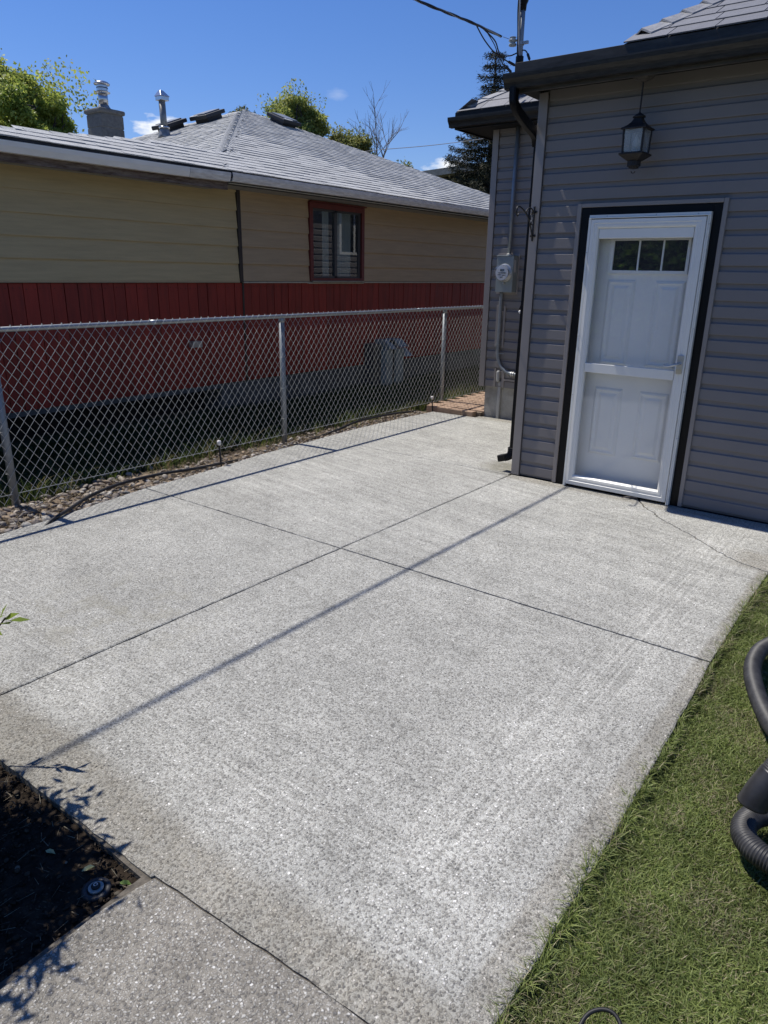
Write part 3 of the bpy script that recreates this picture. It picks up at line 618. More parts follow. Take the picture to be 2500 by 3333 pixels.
# handle
Hd = MB().box(-1.468, -1.425, 5.378, 5.3855, .985, 1.115).build('handle', M['alum'], S, bevel=.004)
MB().box(-1.466, -1.427, 5.3755, 5.3775, .985, 1.018).build('key_plate', mat('brass_plate', (.55, .50, .38), .4, metal=.5), Hd)
MB().tube(spline([(-1.447, 5.378, 1.052), (-1.449, 5.352, 1.053), (-1.462, 5.336, 1.052), (-1.49, 5.332, 1.044), (-1.515, 5.332, 1.036), (-1.533, 5.332, 1.037), (-1.543, 5.332, 1.048)], 6), [.011] * 8 + [.0095] * 10 + [.007] * 12 + [.005] * 7, 10).build('lever', M['alum'], Hd, smooth=True)

# soffit, fascia, gutters
MB().box(-2.80, 3.6, 5.222, 5.46, 2.918, 2.935).build('soffit', M['blackmat'], H)
MB().box(-2.82, 3.6, 5.196, 5.222, 2.87, 3.066).build('fascia', M['dust'], H, bevel=.002)
MB().box(-2.82, -2.70, 5.2225, 7.2, 2.90, 3.05).build('soffit', M['blackmat'], H)
def gut(xa, xb, yb, zl, m, name='gutter', par=H):
    # K-style: yb is the back, front lip is .098 in front
    P = [(yb, zl + .012), (yb, zl - .094), (yb - .058, zl - .094), (yb - .064, zl - .070), (yb - .070, zl - .056), (yb - .090, zl - .034), (yb - .094, zl - .010), (yb - .094, zl), (yb - .080, zl), (yb - .080, zl - .006), (yb - .088, zl - .008), (yb - .086, zl - .032), (yb - .066, zl - .056), (yb - .055, zl - .088), (yb - .004, zl - .088), (yb - .004, zl + .012)]
    g_ = MB().sweep(P, xa + .002, xb, 'x').build(name, m, par)
    MB().prism([(y, z) for y, z in [(yb, zl), (yb, zl - .094), (yb - .058, zl - .094), (yb - .064, zl - .070), (yb - .090, zl - .034), (yb - .094, zl)]], 0, .002)
    e = MB(); q = [(yb, zl), (yb, zl - .094), (yb - .058, zl - .094), (yb - .064, zl - .070), (yb - .090, zl - .034), (yb - .094, zl)]
    n0 = len(e.v); e.v += [(xa, y, z) for y, z in q] + [(xa + .002, y, z) for y, z in q]; k = len(q); e.f.append(tuple(range(k))); e.f.append(tuple(reversed(range(k, 2 * k))))
    for i in range(k): j = (i + 1) % k; e.f.append((i, j, k + j, k + i))
    e.build('end_cap', m, g_); return g_
gut(-2.862, 3.6, 5.195, 2.985, M['gutterblk'])
gut(-4.675, -2.72, 7.293, 3.212, M['gutterblk'])
MB().box(-4.64, -2.72, 7.295, 7.317, 3.105, 3.268).build('fascia', M['black'], H)
MB().box(-4.64, -4.618, 7.318, 15, 3.105, 3.262).build('fascia', M['black'], H)
MB().box(-4.617, -2.72, 7.318, 15.0, 3.120, 3.132).build('soffit', M['blackmat'], H)
# downspout
def dspout(pts, w_=.030, d_=.022, name='downspout'):
    pts = spline(pts, 6); m = MB(); k = 16; n0 = 0
    for i, p in enumerate(pts):
        d = (pts[min(i + 1, len(pts) - 1)] - pts[max(i - 1, 0)]).normalized(); a = Vector((1, 0, 0)); a = (a - d * a.dot(d)).normalized(); b = d.cross(a)
        for j in range(k):
            q = 2 * math.pi * j / k; cx, sx = math.cos(q), math.sin(q); u = math.copysign(abs(cx) ** .35, cx); v = math.copysign(abs(sx) ** .35, sx); r = .93 + .07 * (j % 2)
            m.v.append(tuple(p + a * u * d_ * r + b * v * w_ * r))
    for i in range(len(pts) - 1):
        for j in range(k): l = (j + 1) % k; m.f.append((i * k + j, i * k + l, (i + 1) * k + l, (i + 1) * k + j))
    m.f.append(tuple(reversed(range(k)))); m.f.append(tuple((len(pts) - 1) * k + j for j in range(k)))
    return m.build(name, M['black'], H)
dspout([(-2.79, 5.155, 2.90), (-2.79, 5.155, 2.84), (-2.785, 5.16, 2.80), (-2.775, 5.20, 2.755), (-2.765, 5.30, 2.705), (-2.758, 5.40, 2.668), (-2.755, 5.47, 2.63), (-2.755, 5.50, 2.57)], .036, .026)
dspout([(-2.748, 5.50, 2.60), (-2.748, 5.50, 2.3), (-2.748, 5.485, 1.5), (-2.748, 5.475, .7), (-2.748, 5.475, .22)], .030, .022)
def kick():
    pts = spline([(-2.750, 5.475, .23), (-2.752, 5.477, .18), (-2.775, 5.48, .145), (-2.82, 5.485, .125), (-2.875, 5.49, .108)], 7); m = MB(); k = 12
    for i, p in enumerate(pts):
        d = (pts[min(i + 1, len(pts) - 1)] - pts[max(i - 1, 0)]).normalized(); a = Vector((0, 1, 0)); a = (a - d * a.dot(d)).normalized(); b = d.cross(a); rr = 1 + (.10 if i % 2 and i < 20 else 0)
        for j in range(k):
            q = 2 * math.pi * j / k; cx, sx = math.cos(q), math.sin(q); u = math.copysign(abs(cx) ** .3, cx); v = math.copysign(abs(sx) ** .3, sx); m.v.append(tuple(p + (a * u * .038 + b * v * .030) * rr))
    for i in range(len(pts) - 1):
        for j in range(k): l = (j + 1) % k; m.f.append((i * k + j, i * k + l, (i + 1) * k + l, (i + 1) * k + j))
    m.f.append(tuple((len(pts) - 1) * k + j for j in range(k))); return m.build('downspout_elbow', M['black'], H)
kick()
MB().hexa([(-2.80, 5.47, 1.345), (-2.74, 5.47, 1.345), (-2.74, 5.52, 1.345), (-2.80, 5.52, 1.345), (-2.765, 5.47, 1.43), (-2.74, 5.47, 1.43), (-2.74, 5.52, 1.43), (-2.765, 5.52, 1.43)]).build('light_sensor', M['black'], H, bevel=.004)
MB().lathe([(.011, .012), (.013, 0), (.008, -.012)], (-2.775, 5.468, 1.352), 10, 'y').build('sensor_lens', M['capwhite'], H, smooth=True)

# roofs of the grey house ------------------------------------------------
def tabs(o, u, v, nrm, rows, expo, tabw, hull, par, m, name, thick=.008, jit=.25, stagger=.5, gap=.003, tw=None, keep=300, steps=1):
    """rows of shingle tabs on a plane: o origin, u along the eave, v up the slope, hull(s, r) -> (a, b) extent of row at height s"""
    o, u, v, nrm = Vector(o), Vector(u).normalized(), Vector(v).normalized(), Vector(nrm).normalized(); out = []
    for r in range(rows):
        s0, s1 = r * expo, (r + 1) * expo + .02; a, b = hull(s0, s1 - .02)
        if b - a < .05: continue
        x = a - tabw * ((r * stagger) % 1)
        while x < b:
            wq = tabw * (1 + rnd.uniform(-jit, jit)); x0, x1 = max(x + gap, a), min(x + wq - gap, b)
            if x1 - x0 > .02:
                t = thick * (rnd.choice((.8, 1.25)) if steps > 1 else rnd.uniform(.9, 1.1)); dz = rnd.uniform(-.004, .004) if steps > 1 else 0
                a2, b2 = hull(s1 - .02, s1); y0, y1 = x0, x1
                if x0 <= a + 1e-4 and a2 > a: y0 = min(max(a2, x0), x1 - .01)
                if x1 >= b - 1e-4 and b2 < b: y1 = max(min(b2, x1), y0 + .01)
                P = []
                for (p, q_), hh in ((((x0, x1), s0 + dz), 0), (((y0, y1), s1), 1)):
                    for xx in (p, q_):
                        pass
                bl, brr, tl, tr_ = o + u * x0 + v * (s0 + dz), o + u * x1 + v * (s0 + dz), o + u * y0 + v * s1, o + u * y1 + v * s1
                n1 = nrm * t; n2 = nrm * .0015
                out.append([bl, brr, brr + n1, bl + n1, tl, tr_, tr_ + n2, tl + n2])
            x += wq
    camp = Vector((0, 0, 1.637)); out.sort(key=lambda p: (p[0] - camp).length)
    for p in out[:keep]:
        c0 = (p[0] + p[6]) / 2; q = MB(); q.hexa([tuple(x - c0) for x in p]); me = q.mesh(name, m); ob = bpy.data.objects.new(name, me); ob.location = c0; COL.objects.link(ob); ob.parent = par; ob.matrix_parent_inverse = par.matrix_basis.inverted()
    if out[keep:]:
        V = np.array([[x[:] for x in p] for p in out[keep:]]).reshape(-1, 3); base = np.arange(len(out) - keep)[:, None, None] * 8
        F = (np.array([(3, 2, 1, 0), (4, 5, 6, 7), (0, 1, 5, 4), (1, 2, 6, 5), (2, 3, 7, 6), (3, 0, 4, 7)])[None] + base).reshape(-1, 4)
        T = np.repeat(NP.uniform(.88, 1.12, (len(out) - keep, 1)) * np.array([[.43, .435, .43]]), 6, 0)
        stuff(np_mesh('shingle_field', V, F, M['shing_t'], T, parent=par))
M['shing_t'] = attr_mat('grey_asphalt_shingle_field', .95, .2, var=.3, vs=170)
# front slope, hip on its left
sl = .5; n = Vector((0, -sl, 1)); vv = Vector((0, 1, sl)).normalized(); ex = .19
def hul(s0, s1):
    return (-2.04 + s0 * .48 + 0.0, 3.6)
MB().poly([(-2.04, 5.2, 3.068), (3.6, 5.2, 3.068), (3.6, 7.9, 3.068 + 1.35), (-.75, 7.9, 3.068 + 1.35)]).poly([(-2.04, 5.2, 3.066), (-.75, 7.9, 4.418), (-2.2, 7.9, 3.1)]).poly([(-2.82, 5.2, 3.066), (-2.04, 5.2, 3.066), (-2.2, 7.9, 3.1), (-2.82, 7.9, 3.08)]).build('roof', M['deck'], H)
tabs((0, 5.19, 3.072), (1, 0, 0), vv, n, 11, ex, .285, hul, H, M['shake'], 'shingle', thick=.008, jit=.02, gap=.004)
def capline(p0, p1, w_, L_, m, par, h=.03, na=None, nb=None, name='ridge_cap', start=0):
    """bent cap pieces lapped along a hip; na, nb are the downslope directions on either side"""
    p0, p1 = Vector(p0), Vector(p1); d = (p1 - p0); n_ = max(1, int(d.length / L_)); d.normalize(); na, nb = Vector(na).normalized(), Vector(nb).normalized()
    up = Vector((0, 0, 1))
    for i in range(n_):
        a = p0 + d * (i * L_); b = a + d * (L_ * 1.12); la, lb = up * (h + .010), up * h; q = MB()
        A = [a + na * w_ + la * .55, a + na * w_ * .3 + la * .95 , a + la * 1.0 + up * .004, a + nb * w_ * .3 + la * .95, a + nb * w_ + la * .55]; B = [b + na * w_ + lb * .5, b + na * w_ * .3 + lb * .75, b + lb * .78 + up * .003, b + nb * w_ * .3 + lb * .75, b + nb * w_ + lb * .5]
        A2 = [x - up * .012 for x in A]; 
        for k in range(4): q.quad(A[k], A[k + 1], B[k + 1], B[k]); q.quad(A2[k], A2[k + 1], A[k + 1], A[k])
        q.quad(A2[0], A[0], B[0], B[0] - up * .012); q.quad(A2[4], A[4], B[4], B[4] - up * .012)
        q.build(name, m, par)
capline((-1.975, 5.315, 3.125), (-.85, 7.67, 4.305), .085, .19, M['hipcap'], H, .037, (.846, -.323, -.162), (-.9, .2, -.45))
# wing roof
MB().poly([(-4.63, 7.30, 3.268), (-2.72, 7.30, 3.268), (-2.72, 8.30, 3.868), (-3.63, 8.30, 3.868)]).poly([(-4.63, 7.30, 3.268), (-3.63, 8.30, 3.868), (-3.63, 14, 3.868), (-4.63, 15, 3.268)]).poly([(-3.63, 8.30, 3.868), (-2.72, 8.30, 3.868), (-2.72, 14, 3.868), (-3.63, 14, 3.868)]).build('roof', M['deck'], H)
s2 = .6; vw = Vector((0, 1, s2)).normalized(); cs = 1 / math.sqrt(1 + s2 * s2)
tabs((0, 7.29, 3.272), (1, 0, 0), vw, (0, -s2, 1), 5, .2, .285, lambda a, b: (-4.62 + a * cs, -2.72), H, M['shake'], 'shingle', thick=.008, jit=.02, gap=.004)
vw2 = Vector((1, 0, s2)).normalized()
tabs((-4.64, 0, 3.272), (0, 1, 0), vw2, (-s2, 0, 1), 5, .2, .285, lambda a, b: (7.31 + a * cs, 14.5), H, M['shake'], 'shingle', thick=.008, jit=.02, gap=.004, keep=60)
capline((-4.57, 7.36, 3.31), (-3.72, 8.21, 3.82), .10, .2, M['hipcap'], H, .022, (1, -.1, 0), (-.1, 1, 0))

# ------------------------------------------------------------ lantern
Lt = thing('hanging_lantern', 'weathered bronze lantern with seeded glass hanging under the black soffit', 'lantern', (-1.905, 5.255, 2.918))
lc = (-1.905, 5.27)
MB().lathe([(.028, .0), (.066, -.004), (.075, -.02), (.070, -.036), (.05, -.05), (.022, -.06), (.012, -.066)], (*lc, 2.915), 18).build('canopy', M['canopydirt'], Lt, smooth=True)
MB().box(lc[0] - .05, lc[0] + .05, lc[1] - .03, lc[1] + .03, 2.905, 2.9175).build('mount_block', M['soffit'], Lt)
MB().tube([(*lc, 2.86), (*lc, 2.66)], .0055, 8).build('rod', M['bronze'], Lt)
MB().lathe([(.006, .0), (.014, -.006), (.040, -.022), (.042, -.030), (.024, -.036), (.022, -.048), (.032, -.052)], (*lc, 2.672), 14).build('finial', M['bronze'], Lt, smooth=True)
rt = R(43)
MB().lathe([(.035, .062), (.040, .052), (.056, .034), (.084, .014), (.119, .0), (.120, -.008), (.110, -.010)], (*lc, 2.577), 4, rot=rt).build('lantern_roof', M['bronze'], Lt, bevel=.002)
for q in range(4):
    a = rt + q * math.pi / 2; b = a + math.pi / 2; pa = Vector((lc[0] + .096 * math.cos(a), lc[1] + .096 * math.sin(a), 0)); pb = Vector((lc[0] + .096 * math.cos(b), lc[1] + .096 * math.sin(b), 0))
    za, zb = 2.568, 2.424; sh = .93
    lo = lambda p: Vector((lc[0] + (p.x - lc[0]) * sh, lc[1] + (p.y - lc[1]) * sh, 0))
    MB().tube([(pa.x, pa.y, za), (lo(pa).x, lo(pa).y, zb)], .0075, 6).build('post', M['bronze'], Lt)
    ia, ib = pa.lerp(pb, .06), pa.lerp(pb, .94); MB().quad((ia.x, ia.y, za), (ib.x, ib.y, za), (lo(ib).x, lo(ib).y, zb), (lo(ia).x, lo(ia).y, zb)).build('pane', M['lampglass'], Lt)
MB().lathe([(.012, 0), (.020, .02), (.021, .045), (.008, .075), (.002, .09)], (*lc, 2.455), 12).build('bulb', M['bulb'], Lt, smooth=True)
MB().lathe([(.012, 0), (.012, .04)], (*lc, 2.42), 10).build('candle_tube', M['pvc'], Lt)
MB().lathe([(.096, .008), (.118, .0), (.116, -.008), (.080, -.028), (.054, -.042), (.044, -.048)], (*lc, 2.422), 4, rot=rt).build('lantern_base', M['bronze'], Lt, bevel=.002)
MB().lathe([(.044, 0), (.044, -.030), (.034, -.034), (.032, -.042), (.022, -.046)], (*lc, 2.378), 16).build('photocell', M['bronze'], Lt)
MB().tube([(lc[0] + .013 * math.cos(t * math.pi / 8), lc[1], 2.318 - .013 * math.sin(t * math.pi / 8)) for t in range(9)], .003, 6).build('ring', M['bronze'], Lt)

# ------------------------------------------------------------ plant bracket
Bk = thing('plant_hook_bracket', 'black wrought-iron scroll bracket screwed to the corner trim', 'bracket', (-2.685, 5.415, 2.0))
bx = -2.687
MB().box(bx - .006, bx + .006, 5.404, 5.414, 1.885, 2.135).build('back_bar', M['iron'], Bk, bevel=.002)
MB().tube(spline([(bx, 5.405, 1.905), (bx, 5.385, 1.955), (bx, 5.335, 2.03), (bx, 5.27, 2.08), (bx, 5.20, 2.107), (bx, 5.15, 2.115), (bx, 5.125, 2.10), (bx, 5.122, 2.07), (bx, 5.14, 2.052), (bx, 5.158, 2.066)], 6), .0058, 8).build('arm', M['iron'], Bk, smooth=True)
MB().tube(spline([(bx, 5.27, 2.085), (bx, 5.30, 2.108), (bx, 5.34, 2.118), (bx, 5.375, 2.108), (bx, 5.402, 2.085)], 6), .005, 8).build('scroll', M['iron'], Bk, smooth=True)
MB().tube(spline([(bx, 5.355, 2.035), (bx, 5.352, 2.065), (bx, 5.368, 2.082), (bx, 5.382, 2.072), (bx, 5.378, 2.056)], 6), .004, 8).build('scroll', M['iron'], Bk, smooth=True)
MB().tube(spline([(bx, 5.385, 2.035), (bx, 5.372, 2.022), (bx, 5.375, 2.005), (bx, 5.392, 2.003)], 6), .004, 8).build('scroll', M['iron'], Bk, smooth=True)
for z in (2.095, 1.925):
    for s_ in (-1, 1): MB().lathe([(.010, 0), (.010, -.004), (.004, -.007)], (bx + s_ * .015, 5.414, z), 10, 'y').build('mount_lug', M['iron'], Bk)

# ------------------------------------------------------------ electric meter, conduits, service mast
Mt = thing('electric_meter', 'round glass electricity meter on a grey enclosure with steel conduit', 'electric meter', (-4.02, 7.59, 1.44))
MB().box(-4.165, -3.895, 7.577, 7.592, 1.425, 1.856).build('back_plate', M['gtrim'], Mt, bevel=.003)
MB().box(-4.119, -3.912, 7.47, 7.576, 1.448, 1.826).build('enclosure', M['meterbox'], Mt, bevel=.004)
MB().box(-4.124, -3.907, 7.464, 7.578, 1.8265, 1.836).build('lid', M['meterbox'], Mt, bevel=.002)
MB().box(-3.9115, -3.909, 7.49, 7.525, 1.66, 1.79).build('warning_label', M['labelw'], Mt)
mc = (-4.010, 1.653)
MB().lathe([(.094, 0), (.096, -.008), (.092, -.016), (.084, -.018)], (mc[0], 7.47, mc[1]), 28, 'y').build('meter_ring', M['alum'], Mt, smooth=False)
MB().lathe([(.078, 0), (.078, -.006)], (mc[0], 7.405, mc[1]), 28, 'y').build('dial_plate', M['dialface'], Mt)
MB().lathe([(.060, 0), (.060, -.045)], (mc[0], 7.452, mc[1]), 24, 'y').build('meter_body', M['sash'], Mt)
MB().lathe([(.084, -.018), (.084, -.095), (.080, -.110), (.066, -.118), (.03, -.121)], (mc[0], 7.47, mc[1]), 28, 'y').build('glass_dome', M['meterglass'], Mt, smooth=True)
MB().box(mc[0] - .022, mc[0] + .030, 7.396, 7.3985, mc[1] + .018, mc[1] + .042).build('display', M['ink'], Mt)
MB().box(mc[0] - .045, mc[0] + .05, 7.394, 7.3985, mc[1] - .004, mc[1] + .004).build('display_bar', M['ink'], Mt)
for a, b, z in ((-.050, -.012, -.020), (.006, .040, -.026), (-.022, .012, -.046)): MB().box(mc[0] + a, mc[0] + b, 7.396, 7.3985, mc[1] + z - .003, mc[1] + z + .003).build('printed_line', M['ink'], Mt)
MB().lathe([(.010, 0), (.010, -.02)], (mc[0] + .0, 7.465, mc[1] - .108), 10, 'y').build('seal', M['alum'], Mt)
MB().tube([(-4.012, 7.545, 1.83), (-4.016, 7.545, 2.3), (-4.008, 7.55, 3.13)], .0215, 14).build('upper_conduit', M['galv2'], Mt, smooth=True)
MB().lathe([(.032, 0), (.032, .016), (.026, .02)], (-4.012, 7.545, 1.836), 14).build('conduit_hub', M['alum'], Mt)
MB().tube(spline([(-4.080, 7.55, 1.450), (-4.080, 7.55, 1.11), (-4.080, 7.55, .84), (-4.076, 7.55, .76), (-4.062, 7.55, .69), (-4.02, 7.55, .615), (-3.94, 7.55, .562), (-3.85, 7.55, .545), (-3.72, 7.55, .54), (-3.2, 7.55, .54)], 8), .0205, 14).build('lower_conduit', M['galv2'], Mt, smooth=True)
for z in (.845, .862): MB().lathe([(.030, 0), (.030, .010)], (-4.080, 7.55, z), 14).build('coupling', M['galv2'], Mt)
for x in (-3.885, -3.86): MB().tube([(x, 7.55, .5465), (x + .012, 7.55, .5455)], .029, 14).build('coupling', M['alum'], Mt)
MB().box(-4.105, -3.995, 7.540, 7.546, .762, .774).build('strap', M['galv2'], Mt)
m = MB(); m.box(-4.141, -4.118, 7.572, 7.592, .84, 1.30); m.box(-4.048, -4.026, 7.572, 7.592, .83, 1.30); m.build('mount_strip', M['gtrim'], Mt)
m = MB(); m.box(-4.118, -4.098, 7.572, 7.592, .375, .585); m.box(-4.015, -3.985, 7.572, 7.592, .375, .56); m.box(-3.985, -3.0, 7.572, 7.592, .455, .478); m.build('mount_strip', M['gtrim'], Mt)
Gr = thing('ground_wire_cover', 'grey plastic strip with oval box running down the concrete foundation', 'conduit cover', (-4.05, 7.6, 0))
MB().box(-4.083, -4.040, 7.545, 7.5925, .435, .567).build('oval_box', M['pvc'], Gr, bevel=.018)
MB().box(-4.066, -4.030, 7.584, 7.6245, -.005, .434).build('cover_strip', M['pvc'], Gr, bevel=.004)

Ms = thing('service_mast', 'steel service mast with porcelain insulator rising above the wing roof', 'service mast', (-4.01, 7.5, 3.4))
mx_, my_ = -4.022, 7.50
MB().tube([(mx_ + .012, my_, 3.32), (mx_, my_, 3.9), (mx_ - .0, my_, 4.22)], .027, 14).build('pipe', M['galv2'], Ms, smooth=True)
MB().lathe([(.075, 0), (.045, .03), (.034, .07), (.030, .10)], (mx_ + .012, my_, 3.42), 14).build('flashing_boot', M['black'], Ms, smooth=True)
MB().lathe([(.032, -.05), (.036, 0), (.050, .03), (.05, .07), (.03, .10), (.008, .11)], (mx_, my_, 4.20), 14).build('weatherhead', M['black'], Ms, smooth=True)
MB().lathe([(.040, -.03), (.040, .03)], (mx_, my_, 3.72), 12).build('clamp', M['black'], Ms)
m = MB(); m.lathe([(.036, -.016), (.036, .016)], (mx_, my_, 3.865), 12); m.box(mx_ - .02, mx_ + .085, my_ - .012, my_ + .012, 3.853, 3.879); m.build('insulator_bracket', M['galv'], Ms)
MB().lathe([(.012, -.045), (.038, -.038), (.040, -.022), (.026, -.012), (.026, -.004), (.042, .004), (.042, .016), (.026, .022), (.028, .032), (.036, .038), (.012, .046)], (mx_ - .075, my_ - .03, 3.885), 16).build('insulator', M['porc'], Ms, smooth=True)
def wr(pts, r, m_, par, nm, n=8): return MB().tube(spline(pts, n), r, 6).build(nm, m_, par, smooth=True)
wr([(mx_ - .03, my_ - .04, 4.30), (mx_ - .035, my_ - .035, 4.15), (mx_ - .022, my_ - .03, 3.95), (mx_ - .012, my_ - .032, 3.78), (mx_, my_ - .02, 3.62), (mx_ + .02, my_, 3.50)], .008, M['rubber'], Ms, 'drop_wire')
wr([(mx_ - .012, my_ - .05, 4.30), (mx_ - .012, my_ - .04, 4.1), (mx_ - .002, my_ - .036, 3.9), (mx_ + .005, my_ - .034, 3.8), (mx_ + .028, my_ - .01, 3.66), (mx_ + .07, my_, 3.50)], .009, M['cablegrey'], Ms, 'drop_wire')
wr([(mx_ - .225, 7.0, 3.935), (mx_ - .21, 7.15, 3.84), (mx_ - .16, 7.3, 3.755), (mx_ - .08, 7.42, 3.75), (mx_ - .02, my_, 3.79), (mx_ + .045, my_, 3.80), (mx_ + .085, my_, 3.765), (mx_ + .115, my_, 3.70), (mx_ + .125, my_, 3.60), (mx_ + .125, my_, 3.50)], .0065, M['rubber'], Ms, 'service_loop')
wr([(mx_ - .22, 7.12, 3.94), (mx_ - .16, 7.25, 3.86), (mx_ - .14, 7.3, 3.78), (mx_ - .13, 7.36, 3.73), (mx_ - .08, 7.42, 3.695), (mx_ - .02, 7.46, 3.66)], .0065, M['rubber'], Ms, 'service_loop')
wr([(mx_ - .20, 7.15, 3.92), (mx_ - .165, 7.25, 3.83), (mx_ - .15, 7.32, 3.75), (mx_ - .11, 7.38, 3.66), (mx_ - .05, 7.45, 3.60)], .0045, M['rubber'], Ms, 'service_loop')
for a, b in (((mx_ - .10, 7.40, 3.655), (mx_ - .055, 7.44, 3.605)), ((mx_ - .085, 7.42, 3.70), (mx_ - .03, 7.46, 3.668)), ((mx_ + .088, my_, 3.76), (mx_ + .112, my_, 3.71))): MB().tube([a, b], .013, 10).build('splice_sleeve', M['rubber'], Ms)
Sv = thing('service_drop_cable', 'black twisted power cable running overhead to the service mast', 'power cable', (-4.2, 6, 3.9))
path = [(-4.08, 7.46, 3.89), (-4.15, 7.32, 3.905), (-4.20, 7.15, 3.925), (-4.22, 6.9, 3.93), (-4.215, 6.5, 3.905), (-4.20, 6.0, 3.87), (-4.19, 5.4, 3.85), (-4.20, 4.4, 3.865), (-4.24, 3.2, 3.93), (-4.30, 1.8, 4.04), (-4.36, .6, 4.16), (-4.47, -1.5, 4.42), (-4.7, -6, 5.2), (-5.0, -14, 7.2)]
pl = spline(path[1:], 60)
for k, (r, ph0, rr) in enumerate(((.0075, 0, .0065), (.0075, 2.6, .0065), (.0045, 4.6, .008))):
    pts = []; s_ = 0
    for i, p in enumerate(pl):
        if i: s_ += (p - pl[i - 1]).length
        a = s_ * 9 + ph0; pts.append(p + Vector((math.cos(a), 0, math.sin(a))) * rr)
    MB().tube(pts, r, 5).build('conductor', M['rubber'] if k < 2 else M['cablegrey'], Sv, smooth=True)
MB().tube([path[0], (-4.14, 7.34, 3.905)], .003, 5).build('dead_end_bail', M['galv'], Sv)
MB().tube([(-4.15, 7.32, 3.907), (-4.205, 7.13, 3.93)], .010, 8).build('dead_end_clamp', M['galv'], Sv)

# ------------------------------------------------------------ fence
Fn = thing('chain_link_fence', 'galvanised chain-link fence on round posts between the patio and the red house', 'fence', (-5.05, 5, 0))
def zr(y): return 1.228 - (y - 2.3) * .0022
MB().tube([(-5.05, -1.0, zr(-1)), (-5.05, 3.1, zr(3.1)), (-5.052, 6.2, zr(6.2)), (-5.056, 9, zr(9)), (-5.06, 12.6, zr(12.6))], .0185, 14).build('top_rail', M['galv'], Fn, smooth=True)
for y in (.9, 3.55, 7.3): MB().tube([(-5.05, y, zr(y)), (-5.05, y + .11, zr(y))], .0205, 14).build('rail_sleeve', M['galv'], Fn, smooth=True)
for x, y, lean in ((-5.058, -.43, 0), (-5.058, 2.30, .012), (-5.060, 5.03, -.004), (-5.062, 7.92, 0), (-5.062, 10.7, 0)):
    MB().tube([(x + lean, y, -.12), (x, y, zr(y) - .03)], .027, 16).build('post', M['galv2'], Fn, smooth=True)
    MB().lathe([(.029, 0), (.030, .025), (.022, .040), (.021, .05)], (x, y, zr(y) - .055), 14).build('post_cap', M['galv'], Fn, smooth=True)
    for z in (.25, .55, .85): MB().tube([(x + .030 * math.cos(t), y + .030 * math.sin(t), z + .01 * math.sin(t)) for t in np.linspace(-1.9, 1.9, 9)], .0022, 5).build('tie_wire', M['wire'], Fn)
MB().tube([(-5.030, -1, .098), (-5.030, 2.3, .095), (-5.030, 5, .082), (-5.030, 9, .070), (-5.030, 12.6, .066)], .0024, 6).build('tension_wire', M['wire'], Fn)
pitch = .0367; half = pitch / 2; vst = .047
def picket(y0, ztop, zbot, ph_=0):
    V = []; nseg = int((ztop - zbot) / vst)
    pts = []
    for i in range(nseg + 1):
        z = ztop - i * vst; s_ = 1 if (i + ph_) % 2 else -1
        pts.append((-5.027 + .0030, y0 + s_ * (half * .5 + .0028), z)) if False else None
        for dz, dy, dx in ((vst * .10, -.0034, -.0042 * s_), (0, 0.0018, 0), (-vst * .10, -.0034, .0042 * s_)):
            pts.append((-5.025 + dx, y0 + s_ * (half + dy), z + dz))
    return pts
Vs, Fs, off = [], [], 0
ypk = np.arange(-1.0, 12.5, pitch)
for yi, y0 in enumerate(ypk):
    zt = zr(y0) + .030; pts = np.array(picket(y0, zt, .035, yi % 2))
    pts[0] = pts[1] + np.array([0, .004, -.012]); pts[:, 1] += rnd.uniform(-.0008, .0008)
    d = np.gradient(pts, axis=0); d /= np.linalg.norm(d, axis=1)[:, None] + 1e-9; a = np.cross(d, np.array([1., 0, 0])); a /= np.linalg.norm(a, axis=1)[:, None] + 1e-9; b = np.cross(d, a); rr = .0016
    ring = np.stack([pts + a * rr, pts + b * rr, pts - a * rr, pts - b * rr], 1); k = len(pts); Vs.append(ring.reshape(-1, 3)); i0 = off + np.arange(k - 1)[:, None] * 4
    for j in range(4): l = (j + 1) % 4; Fs.append(np.stack([i0[:, 0] + j, i0[:, 0] + l, i0[:, 0] + 4 + l, i0[:, 0] + 4 + j], 1))
    off += k * 4
stuff(np_mesh('wire_mesh', np.concatenate(Vs), np.concatenate(Fs), M['wire'], parent=Fn))

# ------------------------------------------------------------ neighbour house
Nb = thing('neighbour_house', 'low house with tan and olive siding over red boards and a grey shingle roof', 'house', (-7, 6, 0))
XW = -7.0
Y0, YJ, YE = -3.0, 6.275, 14.55
MB().box(-16, XW - .03, Y0, YE, .285, 2.52).build('wall', M['dark'], Nb)
MB().box(-15.9, XW - .015, 5.9, YE - .05, -.2, .275).build('foundation', M['found2'], Nb)
MB().box(-15.9, XW - .35, Y0, 5.9, -.2, .22).build('foundation', M['dark'], Nb)
MB().box(XW - .05, XW - .005, Y0, 5.9, .235, .285).build('sill_beam', M['found2'], Nb)
